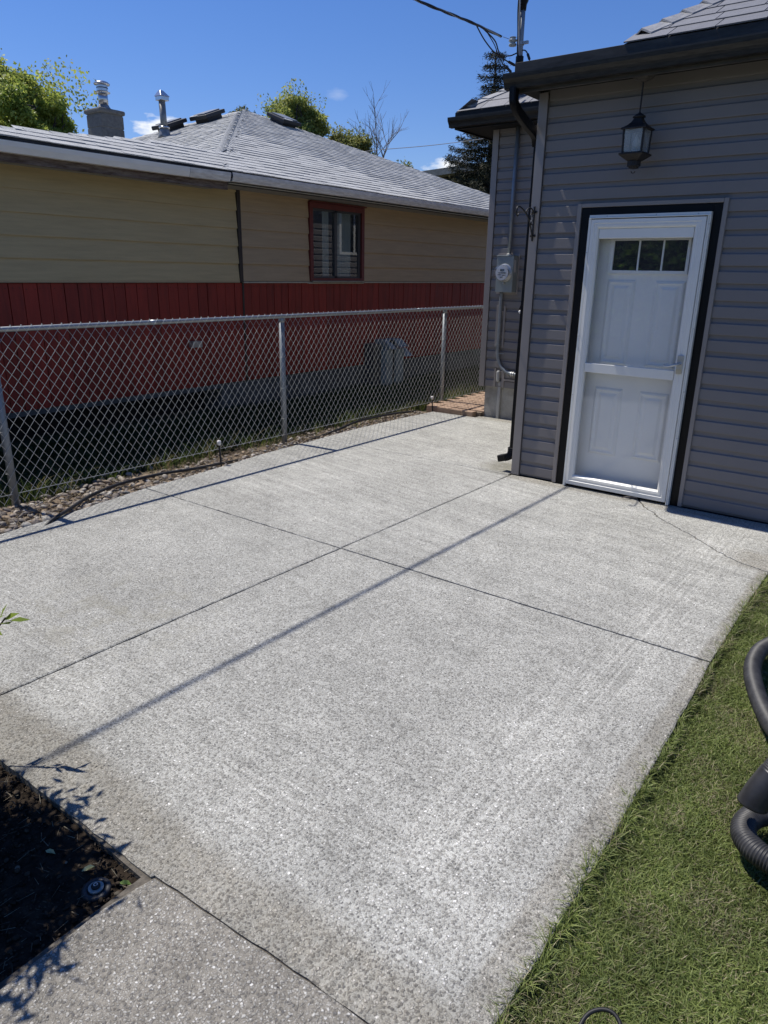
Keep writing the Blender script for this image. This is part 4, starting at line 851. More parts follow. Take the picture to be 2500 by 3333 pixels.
# siding courses: 1.498 + .2 k
def nplank(ya, yb, k, m, x=XW):
    z0 = 1.505 + .2 * k; z1 = min(z0 + .206, 2.529)
    MB().sweep([(x - .03, z0), (x + .019, z0), (x + .0198, z0 + .005), (x + .012, z0 + .09), (x + .001, z1), (x - .03, z1)], ya, yb, 'y').build('siding_plank', m, Nb)
for k in range(6):
    nplank(Y0, YJ - .03, k, M['olive'])
    if k < 5: nplank(YJ + .03, 7.493, k, M['brown']); nplank(8.655, YE, k, M['brown'])
    else: nplank(YJ + .03, YE, k, M['brown'])
MB().box(XW - .02, XW + .028, YJ - .028, YJ + .026, 1.495, 2.53).build('joint_strip', M['brownpost'], Nb, bevel=.003)
MB().box(XW - .02, XW + .008, 6.292, 6.318, .29, 1.49).build('joint_strip', M['brownpost'], Nb)
MB().box(XW - .02, XW + .022, Y0, YJ - .03, 1.488, 1.504).build('starter_strip', M['brown'], Nb)
for ya, yb, dz in ((YJ + .03, 7.50, 0), (7.47, 8.66, -.008), (8.67, YE, 0)): MB().box(XW - .02, XW + .026, ya, yb - .004, 1.482 + dz, 1.4995 + dz).build('starter_strip', M['cream'], Nb, bevel=.002)
ybd = [3.423 - .1375 * k for k in range(46, 0, -1)] + [3.423, 3.56, 3.699, 3.835, 3.973, 4.115, 4.251, 4.386, 4.521, 4.656, 4.795, 4.929, 5.064, 5.203, 5.337, 5.476, 5.614, 5.754, 5.897, 6.028, 6.173, 6.301, 6.447, 6.582, 6.715, 6.845, 6.972, 7.103, 7.23, 7.355, 7.494, 7.60, 7.701, 7.855, 8.016, 8.145, 8.276, 8.407, 8.53, 8.661, 8.792, 8.92, 9.052, 9.19, 9.326, 9.45, 9.573, 9.70, 9.829, 9.95, 10.063]
while ybd[-1] < YE - .1: ybd.append(ybd[-1] + .1375)
for a, b in zip(ybd, ybd[1:]):
    d = rnd.uniform(0, .007); zb = .29 + rnd.uniform(-.004, .004)
    MB().hexa([(XW - .03, a + .0035, zb), (XW - .008 + d, a + .0035, zb), (XW - .008 + d, b - .0035, zb), (XW - .03, b - .0035, zb), (XW - .03, a + .0035, 1.481), (XW - .008 + d, a + .0035, 1.481), (XW - .008 + d, b - .0035, 1.481), (XW - .03, b - .0035, 1.481)]).build('red_board', M['red'], Nb)
nm_ = MB()
for a, b in zip(ybd, ybd[1:]):
    for z_ in (1.435 + rnd.uniform(-.012, .012), .34 + rnd.uniform(-.01, .01)):
        for yy in (a + .03, b - .03):
            yy += rnd.uniform(-.008, .008); nm_.box(XW - .004, XW + .0012, yy - .0035, yy + .0035, z_ - .0035, z_ + .0035)
stuff(nm_.build('nail_heads', M['brownpost'], Nb))
# window
Wn = bpy.data.objects.new('window', None); COL.objects.link(Wn); Wn.location = (-7, 8.07, 1.5); Wn.parent = Nb; Wn.matrix_parent_inverse = Nb.matrix_basis.inverted()
f = MB(); f.box(-7.02, -6.962, 7.497, 7.560, 1.512, 2.50); f.box(-7.02, -6.962, 8.590, 8.650, 1.512, 2.50); f.box(-7.02, -6.962, 7.560, 8.590, 2.432, 2.50); f.box(-7.02, -6.962, 7.560, 8.590, 1.512, 1.548); f.build('frame', M['redtrim'], Wn, bevel=.003)
MB().box(-7.01, -6.93, 7.49, 8.66, 2.503, 2.516).build('drip_cap', M['redtrim'], Wn)
MB().box(-7.01, -6.945, 7.53, 8.63, 1.499, 1.511).build('sill', M['cream'], Wn, bevel=.003)
f = MB(); f.box(-7.03, -6.99, 7.561, 7.59, 1.549, 2.431); f.box(-7.03, -6.99, 8.02, 8.075, 1.549, 2.431); f.box(-7.03, -6.99, 8.545, 8.589, 1.549, 2.431); f.box(-7.03, -6.99, 7.59, 8.545, 2.405, 2.431); f.box(-7.03, -6.99, 7.59, 8.545, 1.549, 1.570); f.build('sash', M['sash'], Wn)
MB().box(-7.018, -7.014, 7.59, 8.02, 1.57, 2.405).build('pane', M['winglass'], Wn); MB().box(-7.008, -7.004, 8.075, 8.545, 1.57, 2.405).build('pane', M['winglass'], Wn)
MB().box(-7.0295, -7.0292, 7.55, 8.6, 1.54, 2.44).build('backing', M['dark'], Wn)
def curtain(ya, yb):
    q = MB(); k = 60
    for i in range(k):
        t0, t1 = i / k, (i + 1) / k; f0 = -7.024 + .003 * math.sin(t0 * 40 * (yb - ya) / .4); f1 = -7.024 + .003 * math.sin(t1 * 40 * (yb - ya) / .4); q.quad((f0, ya + (yb - ya) * t0, 1.56), (f1, ya + (yb - ya) * t1, 1.56), (f1, ya + (yb - ya) * t1, 2.42), (f0, ya + (yb - ya) * t0, 2.42))
    q.build('curtain', M['curtain'], Wn)
curtain(7.80, 7.93); curtain(8.08, 8.40)
# eaves: plane z = 2.70 - .385 (x + 6.55)
XG = -6.55
def gprof(x, zl, h=.09): return [(x - .085, zl + .004), (x - .085, zl - h), (x - .02, zl - h), (x - .012, zl - h * .8), (x + .0, zl - h * .45), (x + .004, zl - .012), (x + .004, zl), (x - .008, zl), (x - .008, zl - .008), (x - .004, zl - h * .45), (x - .022, zl - h * .94), (x - .081, zl - h * .94), (x - .081, zl + .004)]
def sag(ya, yb, za, zb, m, name, n=6):
    q = MB(); pr = gprof(XG, 0); k = len(pr)
    for i in range(n + 1):
        t = i / n; y = ya + (yb - ya) * t; z = za + (zb - za) * t + rnd.uniform(-.003, .003)
        for u, zz_ in pr: q.v.append((u, y, z + zz_))
    for i in range(n):
        for j in range(k): l = (j + 1) % k; q.f.append((i * k + j, i * k + l, (i + 1) * k + l, (i + 1) * k + j))
    q.f.append(tuple(range(k))); q.f.append(tuple(reversed([n * k + j for j in range(k)]))); return q.build(name, m, Nb)
sag(Y0 - .3, 5.25, 2.612, 2.638, M['ngutter'], 'gutter'); sag(5.255, 5.80, 2.637, 2.640, M['ngstain'], 'gutter', 2); sag(5.83, 14.95, 2.648, 2.672, M['ngstain'], 'gutter', 12)
MB().box(XG - .115, XG - .086, Y0 - .3, 5.82, 2.475, 2.63).build('fascia', M['rot'], Nb)
MB().box(XG - .115, XG - .086, 5.82, 14.95, 2.53, 2.63).build('fascia', M['dripblk'], Nb)
MB().box(XW - .02, XG - .116, Y0 - .3, 5.82, 2.50, 2.513).build('soffit', M['soffit'], Nb); MB().box(XW - .02, XG - .10, 5.82, 14.95, 2.530, 2.541).build('soffit', M['soffit'], Nb)
MB().box(XG - .083, XG - .055, 5.82, 14.9, 2.538, 2.546).build('soffit_edge', M['cream'], Nb)
MB().box(XG - .10, XG - .045, Y0 - .3, 14.95, 2.600, 2.664).build('drip_edge', M['dripblk'], Nb)
s = .385; ze = 2.662; xe = XG - .06; PX, PY = -11.25, 10.33; PZ = ze + s * (xe - PX)
cF = (xe, PY - (xe - PX)); cB = (xe, PY + (xe - PX)); bF = (2 * PX - xe, cF[1]); bB = (2 * PX - xe, cB[1])
zf = lambda x: ze + s * (xe - x)
r = MB()
r.poly([(cF[0], cF[1], ze), (cB[0], cB[1], ze), (PX, PY, PZ)]); r.poly([(cF[0], cF[1], ze), (PX, PY, PZ), (bF[0], bF[1], ze)]); r.poly([(bB[0], bB[1], ze), (PX, PY, PZ), (cB[0], cB[1], ze)]); r.poly([(bF[0], bF[1], ze), (PX, PY, PZ), (bB[0], bB[1], ze)])
# lower roof to the left: same front slope up to a slanting ridge, shallow fall behind
RL = [(-6.60, -3.3), (-6.72, 0.0), (-6.846, 3.47), (-6.965, 3.99), (-7.126, 4.67), (-7.267, 5.2), (-7.33, 5.8), (-7.40, 6.49), (-7.60, 6.95)]
for (xa, ya), (xb, yb) in zip(RL, RL[1:]):
    r.poly([(xe, ya, ze), (xe, yb, ze), (xb, yb, zf(xb)), (xa, ya, zf(xa))]); r.poly([(xa, ya, zf(xa)), (xb, yb, zf(xb)), (-16, yb, zf(xb) - .35), (-16, ya, zf(xa) - .35)])
r.build('roof', M['deck'], Nb)
vF = Vector((-1, 0, s)).normalized(); kF = 1 / math.sqrt(1 + s * s)
def rl_y(x):   # y where the slanting ridge reaches x
    for (xa, ya), (xb, yb) in zip(RL, RL[1:]):
        if xb <= x <= xa: return ya + (yb - ya) * (xa - x) / (xa - xb)
    return -3.3 if x > -6.6 else None
def hullF(a, b):
    x = xe - a * kF; dx = xe - x; lo = rl_y(x)
    if lo is None: lo = cF[1] + dx
    return (lo if x > -7.6 else cF[1] + dx, cB[1] - dx)
tabs((xe + .03, 0, ze + .004), (0, 1, 0), vF, (s, 0, 1), 36, .143, .21, hullF, Nb, M['shing'], 'shingle', thick=.010, jit=.45, stagger=.37, gap=.0006, keep=300, steps=2)
vL = Vector((0, 1, s)).normalized()
def hullL(a, b):
    dx = a * kF; return (max(bF[0] + dx, -15), xe - dx - .0)
def tabsL():
    tabs((0, cF[1] - .0, ze + .004), (1, 0, 0), vL, (0, -s, 1), 36, .143, .21, hullL, Nb, M['shing'], 'shingle', thick=.010, jit=.45, stagger=.37, gap=.0006, keep=0, steps=2)
tabsL()
# hip and ridge caps
capline((-7.55, 6.63, zf(-7.55) + .01), (PX, PY, PZ + .01), .22, .143, M['cap'], Nb, .010, Vector((1, .0, -s)), Vector((0, -1, -s)))
capline((PX, PY, PZ + .01), (cB[0] - .1, cB[1] - .1, ze + .03), .13, .143, M['cap'], Nb, .01, Vector((1, 0, -s)), Vector((0, 1, -s)))
capline((-15, PY - (PX + 15), zf(-15 + 2 * (PX + 15)) if False else PZ - s * (PX + 15)), (PX, PY, PZ), .14, .2, M['cap'], Nb, .012, Vector((0, -1, -s)), Vector((-1, 0, -s)))
for (xa, ya), (xb, yb) in zip(RL[1:], RL[2:]):
    capline((xa, ya, zf(xa) + .004), (xb, yb, zf(xb) + .004), .12, min(.24, math.dist((xa, ya), (xb, yb)) / max(1, round(math.dist((xa, ya), (xb, yb)) / .24))), M['cap'], Nb, .012, Vector((1, 0, -s)), Vector((-1, 0, -.06)))
# roof vents
def vent(x, y, face, yaw=0):
    if face == 'F': z = zf(x); v = Vector((-1, 0, s)).normalized(); u = Vector((0, 1, 0)); n_ = Vector((s, 0, 1)).normalized()
    else: z = ze + s * (y - cF[1]); v = Vector((0, 1, s)).normalized(); u = Vector((1, 0, 0)); n_ = Vector((0, -s, 1)).normalized()
    o = Vector((x, y, z)); V_ = bpy.data.objects.new('roof_vent', None); COL.objects.link(V_); V_.location = o; V_.parent = Nb; V_.matrix_parent_inverse = Nb.matrix_basis.inverted()
    def bxx(a0, a1, b0, b1, c0, c1): return [tuple(o + u * a + v * b + n_ * c) for a, b, c in ((a0, b0, c0), (a1, b0, c0), (a1, b1, c0), (a0, b1, c0), (a0, b0, c1), (a1, b0, c1), (a1, b1, c1), (a0, b1, c1))]
    MB().hexa(bxx(-.17, .17, -.17, .17, .0, .10)).build('vent_base', M['ventblk'], V_)
    MB().hexa(bxx(-.23, .23, -.25, .23, .075, .14)).build('vent_hood', M['ventblk'], V_, bevel=.012)
    MB().hexa(bxx(-.15, .15, -.20, .18, .1405, .162)).build('vent_lid', M['ventlite'], V_, bevel=.006)
    MB().hexa(bxx(-.20, -.02, -.255, -.19, .142, .150)).build('vent_lip', M['capwhite'], V_)
vent(-11.95, 9.22, 'L'); vent(-11.38, 9.63, 'L'); vent(-10.62, 10.72, 'F')
# chimney and flues
Ch = bpy.data.objects.new('chimney', None); COL.objects.link(Ch); Ch.location = (-11.5, 7.55, 2.9); Ch.parent = Nb; Ch.matrix_parent_inverse = Nb.matrix_basis.inverted()
cx, cy = -11.58, 7.62; hw = .205
z = 2.8
while z < 3.98:
    h_ = .195; j = rnd.uniform(-.003, .003)
    MB().box(cx - hw + j, cx + hw + j, cy - hw, cy + hw, z + .004, min(z + h_, 3.985) - .004).build('block', M['block'], Ch, bevel=.008); z += h_
MB().box(cx - hw + .012, cx + hw - .012, cy - hw + .012, cy + hw - .012, 2.8, 3.98).build('mortar', M['found'], Ch)
q = MB(); q.hexa([(cx - .235, cy - .235, 3.98), (cx + .235, cy - .235, 3.98), (cx + .235, cy + .235, 3.98), (cx - .235, cy + .235, 3.98), (cx - .235, cy - .235, 4.05), (cx + .235, cy - .235, 4.05), (cx + .235, cy + .235, 4.05), (cx - .235, cy + .235, 4.05)])
q.build('chimney_crown', M['block'], Ch, bevel=.025)
MB().lathe([(.12, 0), (.11, .03), (.085, .06), (.08, .075)], (cx, cy, 4.05), 20).build('flue_collar', M['tin'], Ch, smooth=True)
MB().lathe([(.075, 0), (.075, .20)], (cx, cy, 4.11), 20).build('flue_pipe', M['steel'], Ch, smooth=True)
MB().lathe([(.08, 0), (.115, .01), (.12, .02), (.08, .03)], (cx, cy, 4.29), 20).build('flue_cap', M['steel'], Ch)
MB().lathe([(.085, 0), (.085, .085)], (cx, cy, 4.325), 20).build('flue_cap', M['steel'], Ch)
MB().lathe([(.088, 0), (.088, .012)], (cx, cy, 4.365), 20).build('cap_slots', M['dark'], Ch)
MB().lathe([(.12, 0), (.125, .018), (.10, .04), (.05, .058), (.005, .065)], (cx, cy, 4.415), 20).build('flue_cap', M['steel'], Ch, smooth=True)
px, py = -11.35, 8.60; pz = ze + s * (py - cF[1])
MB().lathe([(.13, -.05), (.10, .03), (.085, .09), (.075, .13)], (px, py, pz), 16).build('pipe_boot', M['tin'], Nb, smooth=True)
MB().lathe([(.09, .0), (.095, .02), (.06, .035)], (px, py, pz + .13), 16).build('storm_collar', M['steel'], Nb, smooth=True)
MB().tube([(px, py, pz), (px - .0, py - .01, pz + .55)], .055, 16).build('vent_pipe', M['tin'], Nb, smooth=True)
q = MB(); zt = pz + .55
q.hexa([(px - .08, py - .08, zt), (px + .08, py - .08, zt), (px + .08, py + .08, zt), (px - .08, py + .08, zt), (px - .08, py - .08, zt + .06), (px + .08, py - .08, zt + .06), (px + .08, py + .08, zt + .06), (px - .08, py + .08, zt + .06)])
q.hexa([(px - .095, py - .095, zt + .061), (px + .095, py - .095, zt + .061), (px + .095, py + .095, zt + .061), (px - .095, py + .095, zt + .061), (px - .05, py - .03, zt + .16), (px + .0, py - .03, zt + .16), (px + .0, py + .03, zt + .16), (px - .05, py + .03, zt + .16)])
q.build('pipe_cap', M['steel'], Nb, bevel=.004)
# small junction box and utility housings on the red wall
MB().box(-6.99, -6.905, 5.42, 5.555, .765, .835).build('junction_box', M['galv'], Nb, bevel=.005)
Uc = thing('utility_housing', 'grey-green metal vent housings with sloped hoods against the red boards', 'utility box', (-6.8, 9.1, 0))
m = MB(); m.box(-6.985, -6.70, 8.88, 9.05, -.05, .515); m.build('panel', M['cabinet'], Uc, bevel=.008)
MB().box(-6.985, -6.70, 9.14, 9.335, -.05, .505).build('panel', M['cabinet'], Uc, bevel=.008)
MB().box(-6.985, -6.80, 8.70, 8.875, -.05, .60).build('side_box', M['sash'], Uc)
MB().box(-6.985, -6.75, 9.051, 9.139, -.05, .64).build('gap_panel', M['dark'], Uc)
for a, b, z0, z1 in ((8.96, 9.09, .52, .65), (9.20, 9.40, .54, .65), (9.345, 9.53, .385, .50)):
    MB().hexa([(-6.985, a, z0), (-6.66, a, z0), (-6.66, b, z0), (-6.985, b, z0), (-6.985, a, z1), (-6.80, a, z1), (-6.80, b, z1), (-6.985, b, z1)]).build('hood', M['cabinet'], Uc, bevel=.006)

# ------------------------------------------------------------ brick landing
Bl = thing('brick_landing', 'small raised landing of tan pavers behind the patio by the foundation', 'paving', (-4.7, 8, 0))
vb_ = [MB().box(-.098, .098, -.048, .048, -.03, .03).mesh('brick', M['brick']) for _ in range(3)]
def brick(x, y, z, a, sx=1, sy=1, sz=1):
    o = bpy.data.objects.new('brick', rnd.choice(vb_)); COL.objects.link(o); o.location = (x, y, z); o.rotation_euler = (rnd.uniform(-.01, .01), rnd.uniform(-.01, .01), a + rnd.uniform(-.012, .012)); o.scale = (sx, sy, sz); o.parent = Bl; o.matrix_parent_inverse = Bl.matrix_basis.inverted()
    b_ = o.modifiers.new('bevel', 'BEVEL'); b_.width = .005; b_.segments = 2
fe = [(-4.98, 7.56), (-4.80, 7.54), (-4.62, 7.52), (-4.45, 7.515)]
for i, (x, y) in enumerate(fe): brick(x + .05, y + .0, .012, 0, .84, 1.15, 1.5)
y = 7.66
rw = 0
while y < 10.4:
    x = -4.97 + (.10 if rw % 2 else 0)
    while x < -4.30: brick(x + .02, y, .028, 0, .98, .98); x += .203
    y += .103; rw += 1
MB().box(-5.0, -4.26, 7.55, 10.45, -.06, .045).build('sand_bed', M['mulch'], Bl)

# ------------------------------------------------------------ small garden things
Ph = MB().tube(spline([(-4.50, 2.215, -.012), (-4.53, 2.28, .010), (-4.575, 2.37, .018), (-4.66, 2.52, .026), (-4.79, 2.74, .03), (-4.90, 3.06, .028), (-4.92, 3.42, .022), (-4.86, 3.75, .016), (-4.86, 4.03, .004), (-4.90, 4.35, -.02)], 8), .0125, 10).build('irrigation_pipe', M['poly'], smooth=True)
tag(Ph, 'black poly irrigation pipe curling over the river pebbles by the fence', 'pipe')
P2 = MB().tube(spline([(-4.96, 5.2, -.02), (-5.0, 5.75, .01), (-5.02, 6.1, .045), (-5.02, 6.45, .05), (-5.04, 6.9, .03), (-5.04, 7.3, .0)], 8), .0125, 10).build('irrigation_pipe', M['poly'], smooth=True)
tag(P2, 'short hump of black irrigation pipe in the gravel near the brick landing', 'pipe')
for (x, y, zt), lab in (((-4.868, 4.03, .195), 'black riser stake with white cap standing beside the middle fence post'), ((-4.93, 7.50, .16), 'black riser stake with white cap at the corner of the brick landing')):
    Rs = thing('sprinkler_riser', lab, 'sprinkler', (x, y, 0), 'sprinkler risers along the fence')
    MB().tube([(x + .012, y, -.03), (x, y, zt - .015)], .0085, 8).build('stake', M['poly'], Rs)
    MB().lathe([(.014, -.02), (.018, 0), (.019, .015), (.012, .022)], (x, y, zt - .005), 12).build('cap', M['capwhite'], Rs, smooth=True)
Sp = thing('pop_up_sprinkler', 'round black pop-up sprinkler head with pale ring sunk in the soil bed', 'sprinkler', (-1.60, .765, -.04))
sx_, sy_ = -1.575, .775
MB().lathe([(.040, -.03), (.041, .002), (.038, .006), (.026, .006), (.024, .002)], (sx_, sy_, -.024), 28).build('body', M['poly'], Sp, smooth=True)
MB().lathe([(.021, 0), (.021, .005), (.014, .0055)], (sx_, sy_, -.020), 28).build('grey_ring', M['meterbox'], Sp)
MB().lathe([(.012, 0), (.0125, .006), (.008, .009), (.003, .008)], (sx_, sy_, -.015), 20).build('nozzle', M['rubber'], Sp, smooth=True)
MB().tube([(sx_ + .005 * math.cos(t), sy_ + .005 * math.sin(t), -.0055) for t in np.linspace(0, 5.6, 12)], .0012, 5).build('arrow_ring', M['capwhite'], Sp)

def corrugated(pts, rad, amp, step, m, par, name, nb=14):
    P = spline(pts, 40); L_ = [0]
    for a, b in zip(P, P[1:]): L_.append(L_[-1] + (b - a).length)
    T = L_[-1]; n_ = int(T / step); out = []; rr = []
    j = 0
    for i in range(n_ * 4 + 1):
        d = T * i / (n_ * 4)
        while j < len(L_) - 2 and L_[j + 1] < d: j += 1
        t = (d - L_[j]) / max(1e-9, L_[j + 1] - L_[j]); out.append(P[j].lerp(P[j + 1], t)); rr.append(rad + amp * (0, .9, 1, .9)[i % 4] - amp * .5)
    return MB().tube(out, rr, nb).build(name, m, par, smooth=True)
Hs = thing('corrugated_hose', 'black corrugated suction hose snaking over the lawn at the right', 'hose', (-.3, 3.2, 0))
corrugated([(.9, 3.15, .02), (.35, 3.48, .03), (-.05, 3.62, .04), (-.27, 3.54, .045), (-.352, 3.38, .045), (-.368, 3.24, .045), (-.352, 3.10, .045), (-.308, 2.95, .045), (-.255, 2.81, .05), (-.20, 2.66, .08), (-.14, 2.48, .15), (-.05, 2.34, .18), (.2, 2.2, .12), (.6, 2.2, .03)], .033, .0045, .0072, M['hose'], Hs, 'hose_run', 20)
Wd = thing('vacuum_hose_end', 'thick black hose cuff standing over a ribbed loop on the grass', 'hose', (-.15, 2.1, 0))
corrugated([(-.02, 2.24, .46), (-.062, 2.19, .38), (-.105, 2.14, .30), (-.135, 2.105, .235)], .040, .0035, .0062, M['hose'], Wd, 'ribbed_tube', 24)
MB().tube(spline([(-.128, 2.112, .25), (-.150, 2.085, .20), (-.162, 2.07, .165), (-.165, 2.066, .150)], 6), [.043] * 14 + [.044] * 3 + [.036, .02], 24).build('cuff', M['hosedark'], Wd, smooth=True)
MB().tube(spline([(-.078, 2.135, .25), (-.110, 2.09, .20), (-.128, 2.062, .17)], 6), .010, 8).build('cuff_latch', M['hosedark'], Wd, smooth=True)
corrugated([(-.02, 2.25, .05), (-.10, 2.22, .05), (-.155, 2.165, .05), (-.175, 2.10, .05), (-.165, 2.045, .05), (-.13, 2.005, .05), (-.08, 1.985, .05), (-.02, 1.98, .05), (.08, 1.99, .05), (.25, 2.05, .05)], .034, .006, .0082, M['hose'], Wd, 'hose_loop', 24)
corrugated([(-.02, 2.25, .05), (.05, 2.25, .06), (.15, 2.2, .05), (.3, 2.2, .04)], .034, .006, .0082, M['hose'], Wd, 'hose_loop', 20)
Cb = MB().tube(spline([(-.345, 1.10, -.02), (-.338, 1.20, .0), (-.333, 1.255, .012), (-.312, 1.283, .02), (-.285, 1.292, .022), (-.262, 1.28, .015), (-.25, 1.25, .0), (-.245, 1.15, -.02)], 8), .0052, 8).build('black_cable', M['rubber'], smooth=True)
tag(Cb, 'thin black cable looping up out of the near lawn at the bottom of the photo', 'cable')
# twig at the door sill
tw = MB().tube(spline([(-1.72, 5.335, .012), (-1.69, 5.36, .02), (-1.665, 5.40, .014), (-1.62, 5.39, .02)], 5), .004, 6).build('twig', M['twig'])
tag(tw, 'small crooked twig lying on the concrete in front of the door sill', 'twig')

# ------------------------------------------------------------ vegetation
LEAF = np.array([[0, 0, 0], [.5, .28, .06], [1, 0, -.04], [.5, -.28, .06]])
def leaves(pts, size, cols, dirs=None, shape=LEAF, up=.5, gravity=.25):
    n_ = len(pts); d = NP.normal(0, 1, (n_, 3)) if dirs is None else dirs + NP.normal(0, .55, (n_, 3)); d[:, 2] -= gravity; d /= np.linalg.norm(d, axis=1)[:, None] + 1e-9
    nrm = NP.normal(0, 1, (n_, 3)) + np.array([0, 0, up * 2]); sd = np.cross(d, nrm); sd /= np.linalg.norm(sd, axis=1)[:, None] + 1e-9; nn = np.cross(sd, d); s_ = (size * NP.uniform(.6, 1.35, n_))[:, None]
    V = [pts + s_ * (d * a + sd * b + nn * c_) for a, b, c_ in shape]; V = np.stack(V, 1).reshape(-1, 3); F = np.arange(n_ * 4).reshape(-1, 4); return V, F, cols
LIM = None
def limb(m, p, d, L_, r, depth, ends, spread=.55, bend=.2, kids=(2, 4), trace=None, upb=.15):
    pts = [Vector(p)]; d = Vector(d).normalized(); n_ = 4
    for i in range(n_):
        d = (d + Vector((rnd.gauss(0, bend), rnd.gauss(0, bend), rnd.gauss(0, bend) + upb)) * .5).normalized(); pts.append(pts[-1] + d * L_ / n_)
        if LIM and (Vector(((pts[-1].x - LIM[0].x) / LIM[1], (pts[-1].y - LIM[0].y) / LIM[1], (pts[-1].z - LIM[0].z) / LIM[2]))).length > 1: pts.pop(); break
    n_ = len(pts) - 1
    if n_ < 2: return
    m.tube(pts, [r * (1 - .45 * i / n_) for i in range(n_ + 1)], 5 if r < .02 else 7, False)
    if depth == 0: ends.append((pts[-1], d)); ends.append((pts[-2], d)); return
    for k in range(rnd.randint(*kids)):
        q = pts[rnd.randint(2, n_)] if k else pts[-1]; dd = (d + Vector((rnd.gauss(0, spread), rnd.gauss(0, spread), rnd.gauss(0, spread * .7)))).normalized(); limb(m, q, dd, L_ * rnd.uniform(.55, .8), r * .58, depth - 1, ends, spread, bend, kids, upb=upb)
def leafy_tree(name, label, base, height, crad, crown_c, seed, leafsize, nleaf, c1, c2, clump=.42, rz=None, hole=-.28, trunk_r=.14, group=None, gap=.0):
    global LIM
    rnd.seed(seed); T = thing(name, label, 'tree', base, group); m = MB(); ends = []; b = Vector(base); cc_ = Vector(crown_c); LIM = (cc_, crad * .74, (rz or crad) * .72)
    tr = [b, b.lerp(cc_, .35) + Vector((rnd.uniform(-.15, .15), rnd.uniform(-.15, .15), 0)), b.lerp(cc_, .75)]
    tr[-1] = cc_
    m.tube(spline(tr, 5), [trunk_r * (1 - .06 * i) for i in range(11)], 9)
    for k in range(9):
        a = k * 2.4 + rnd.uniform(-.3, .3); el = rnd.uniform(-.1, 1.0); d = Vector((math.cos(a), math.sin(a), el)); limb(m, cc_ - Vector((0, 0, crad * rnd.uniform(.0, .75))), d, crad * .62, trunk_r * .42, 2, ends, .55, .22, (2, 4))
    LIM = None; m.build('trunk', M['bark'], T, smooth=True)
    E_ = [e for e in ends if (e[0] - cc_).length < crad * 1.25] or ends; P, C = [], []
    per = max(8, nleaf // max(1, len(E_)))
    for e, d in E_:
        if rnd.random() < gap: continue
        kk = int(per * rnd.uniform(.4, 1.6)); cl = clump * rnd.uniform(.6, 1.3); p = NP.normal(0, 1, (kk, 3)) * cl * .5 * np.array([1, 1, .75]) + np.array(e[:]); P.append(p); t = rnd.random(); C.append(np.array(c1) * (1 - t) + np.array(c2) * t + np.zeros((kk, 3)))
    nu = nleaf // 2; u_ = NP.normal(0, 1, (nu, 3)); u_ /= np.linalg.norm(u_, axis=1)[:, None]; u_ *= (NP.random((nu, 1)) ** .5) * 1.25 * np.array([[crad, crad, rz or crad]]); t_ = np.array([mnoise.noise(Vector(x) * 1.7) for x in u_]); t_ = np.clip(.5 + t_, 0, 1)[:, None]
    P.append(u_ + np.array(crown_c)); C.append(np.array(c1) * (1 - t_) + np.array(c2) * t_); P = np.concatenate(P); C = np.concatenate(C); q_ = (P - np.array(crown_c)) / np.array([crad, crad, rz or crad]); rr_ = np.linalg.norm(q_, axis=1); so = Vector((seed * 3.1, seed, 0))
    kp = np.zeros(len(P), bool)
    for i in range(len(P)):
        dq = Vector(q_[i] / (rr_[i] + 1e-6)); pv = Vector(P[i])
        lim = .84 + .42 * mnoise.noise(dq * 2.1 + so) + .22 * mnoise.noise(dq * 5.5 + so)
        kp[i] = rr_[i] < lim and mnoise.noise(pv * (2.6 / max(.9, crad)) + so) + .5 * mnoise.noise(pv * (6.5 / max(.9, crad)) + so) > hole
    P = P[kp]; C = C[kp]
    C = C * NP.uniform(.7, 1.3, (len(P), 1)); V, F, C = leaves(P, leafsize, C); np_mesh('crown', V, F, M['leaf'], C, parent=T)
    return T
leafy_tree('maple_tree', 'broad green deciduous tree behind the low roof at the far left', (-19.6, 9.9, 0), 7.4, 2.75, (-19.75, 9.75, 4.55), 3, .095, 90000, (.22, .31, .06), (.50, .52, .12), clump=.46, gap=.0, rz=2.35, hole=-.13)
leafy_tree('ash_tree', 'light green leafy tree rising behind the middle of the grey roof', (-18.65, 19.5, 0), 8, 1.45, (-18.7, 19.45, 5.95), 8, .085, 42000, (.22, .29, .07), (.45, .45, .13), clump=.42, gap=.0, trunk_r=.11, rz=1.6, hole=-.14)
leafy_tree('small_ash_tree', 'small yellow-green tree below the bare branches behind the roof', (-17.35, 20.7, 0), 6, .95, (-17.35, 20.7, 5.5), 12, .085, 12000, (.17, .21, .06), (.33, .32, .10), clump=.36, gap=.15, trunk_r=.08)
leafy_tree('young_tree', 'lone tuft of young leaves just above the roof hip near the spruce', (-15.95, 21.8, 0), 5.5, .62, (-15.95, 21.8, 4.75), 15, .08, 3500, (.18, .22, .08), (.33, .32, .13), clump=.3, gap=.2, trunk_r=.05)
leafy_tree('distant_tree', 'tiny leafy treetop peeking over the roof peak', (-19.9, 18.2, 0), 7, .55, (-19.9, 18.2, 6.25), 21, .075, 2600, (.10, .12, .04), (.15, .15, .06), clump=.25, gap=.2, trunk_r=.05)
rnd.seed(33)
Bt = thing('bare_tree', 'leafless grey tree with fine twigs against the sky', 'tree', (-16.6, 21.3, 0)); m = MB(); ends = []
m.tube([(-16.6, 21.3, 0), (-16.65, 21.3, 3), (-16.6, 21.3, 5.2)], [.10, .07, .045], 8)
for k in range(6): limb(m, (-16.6, 21.3, 4.4 + .15 * k), (math.cos(k * 2.3) * .55, math.sin(k * 2.3) * .55, 1.0), .95, .022, 3, ends, .36, .12, (2, 4), upb=.10)
m.build('branches', M['twig'], Bt, smooth=True)
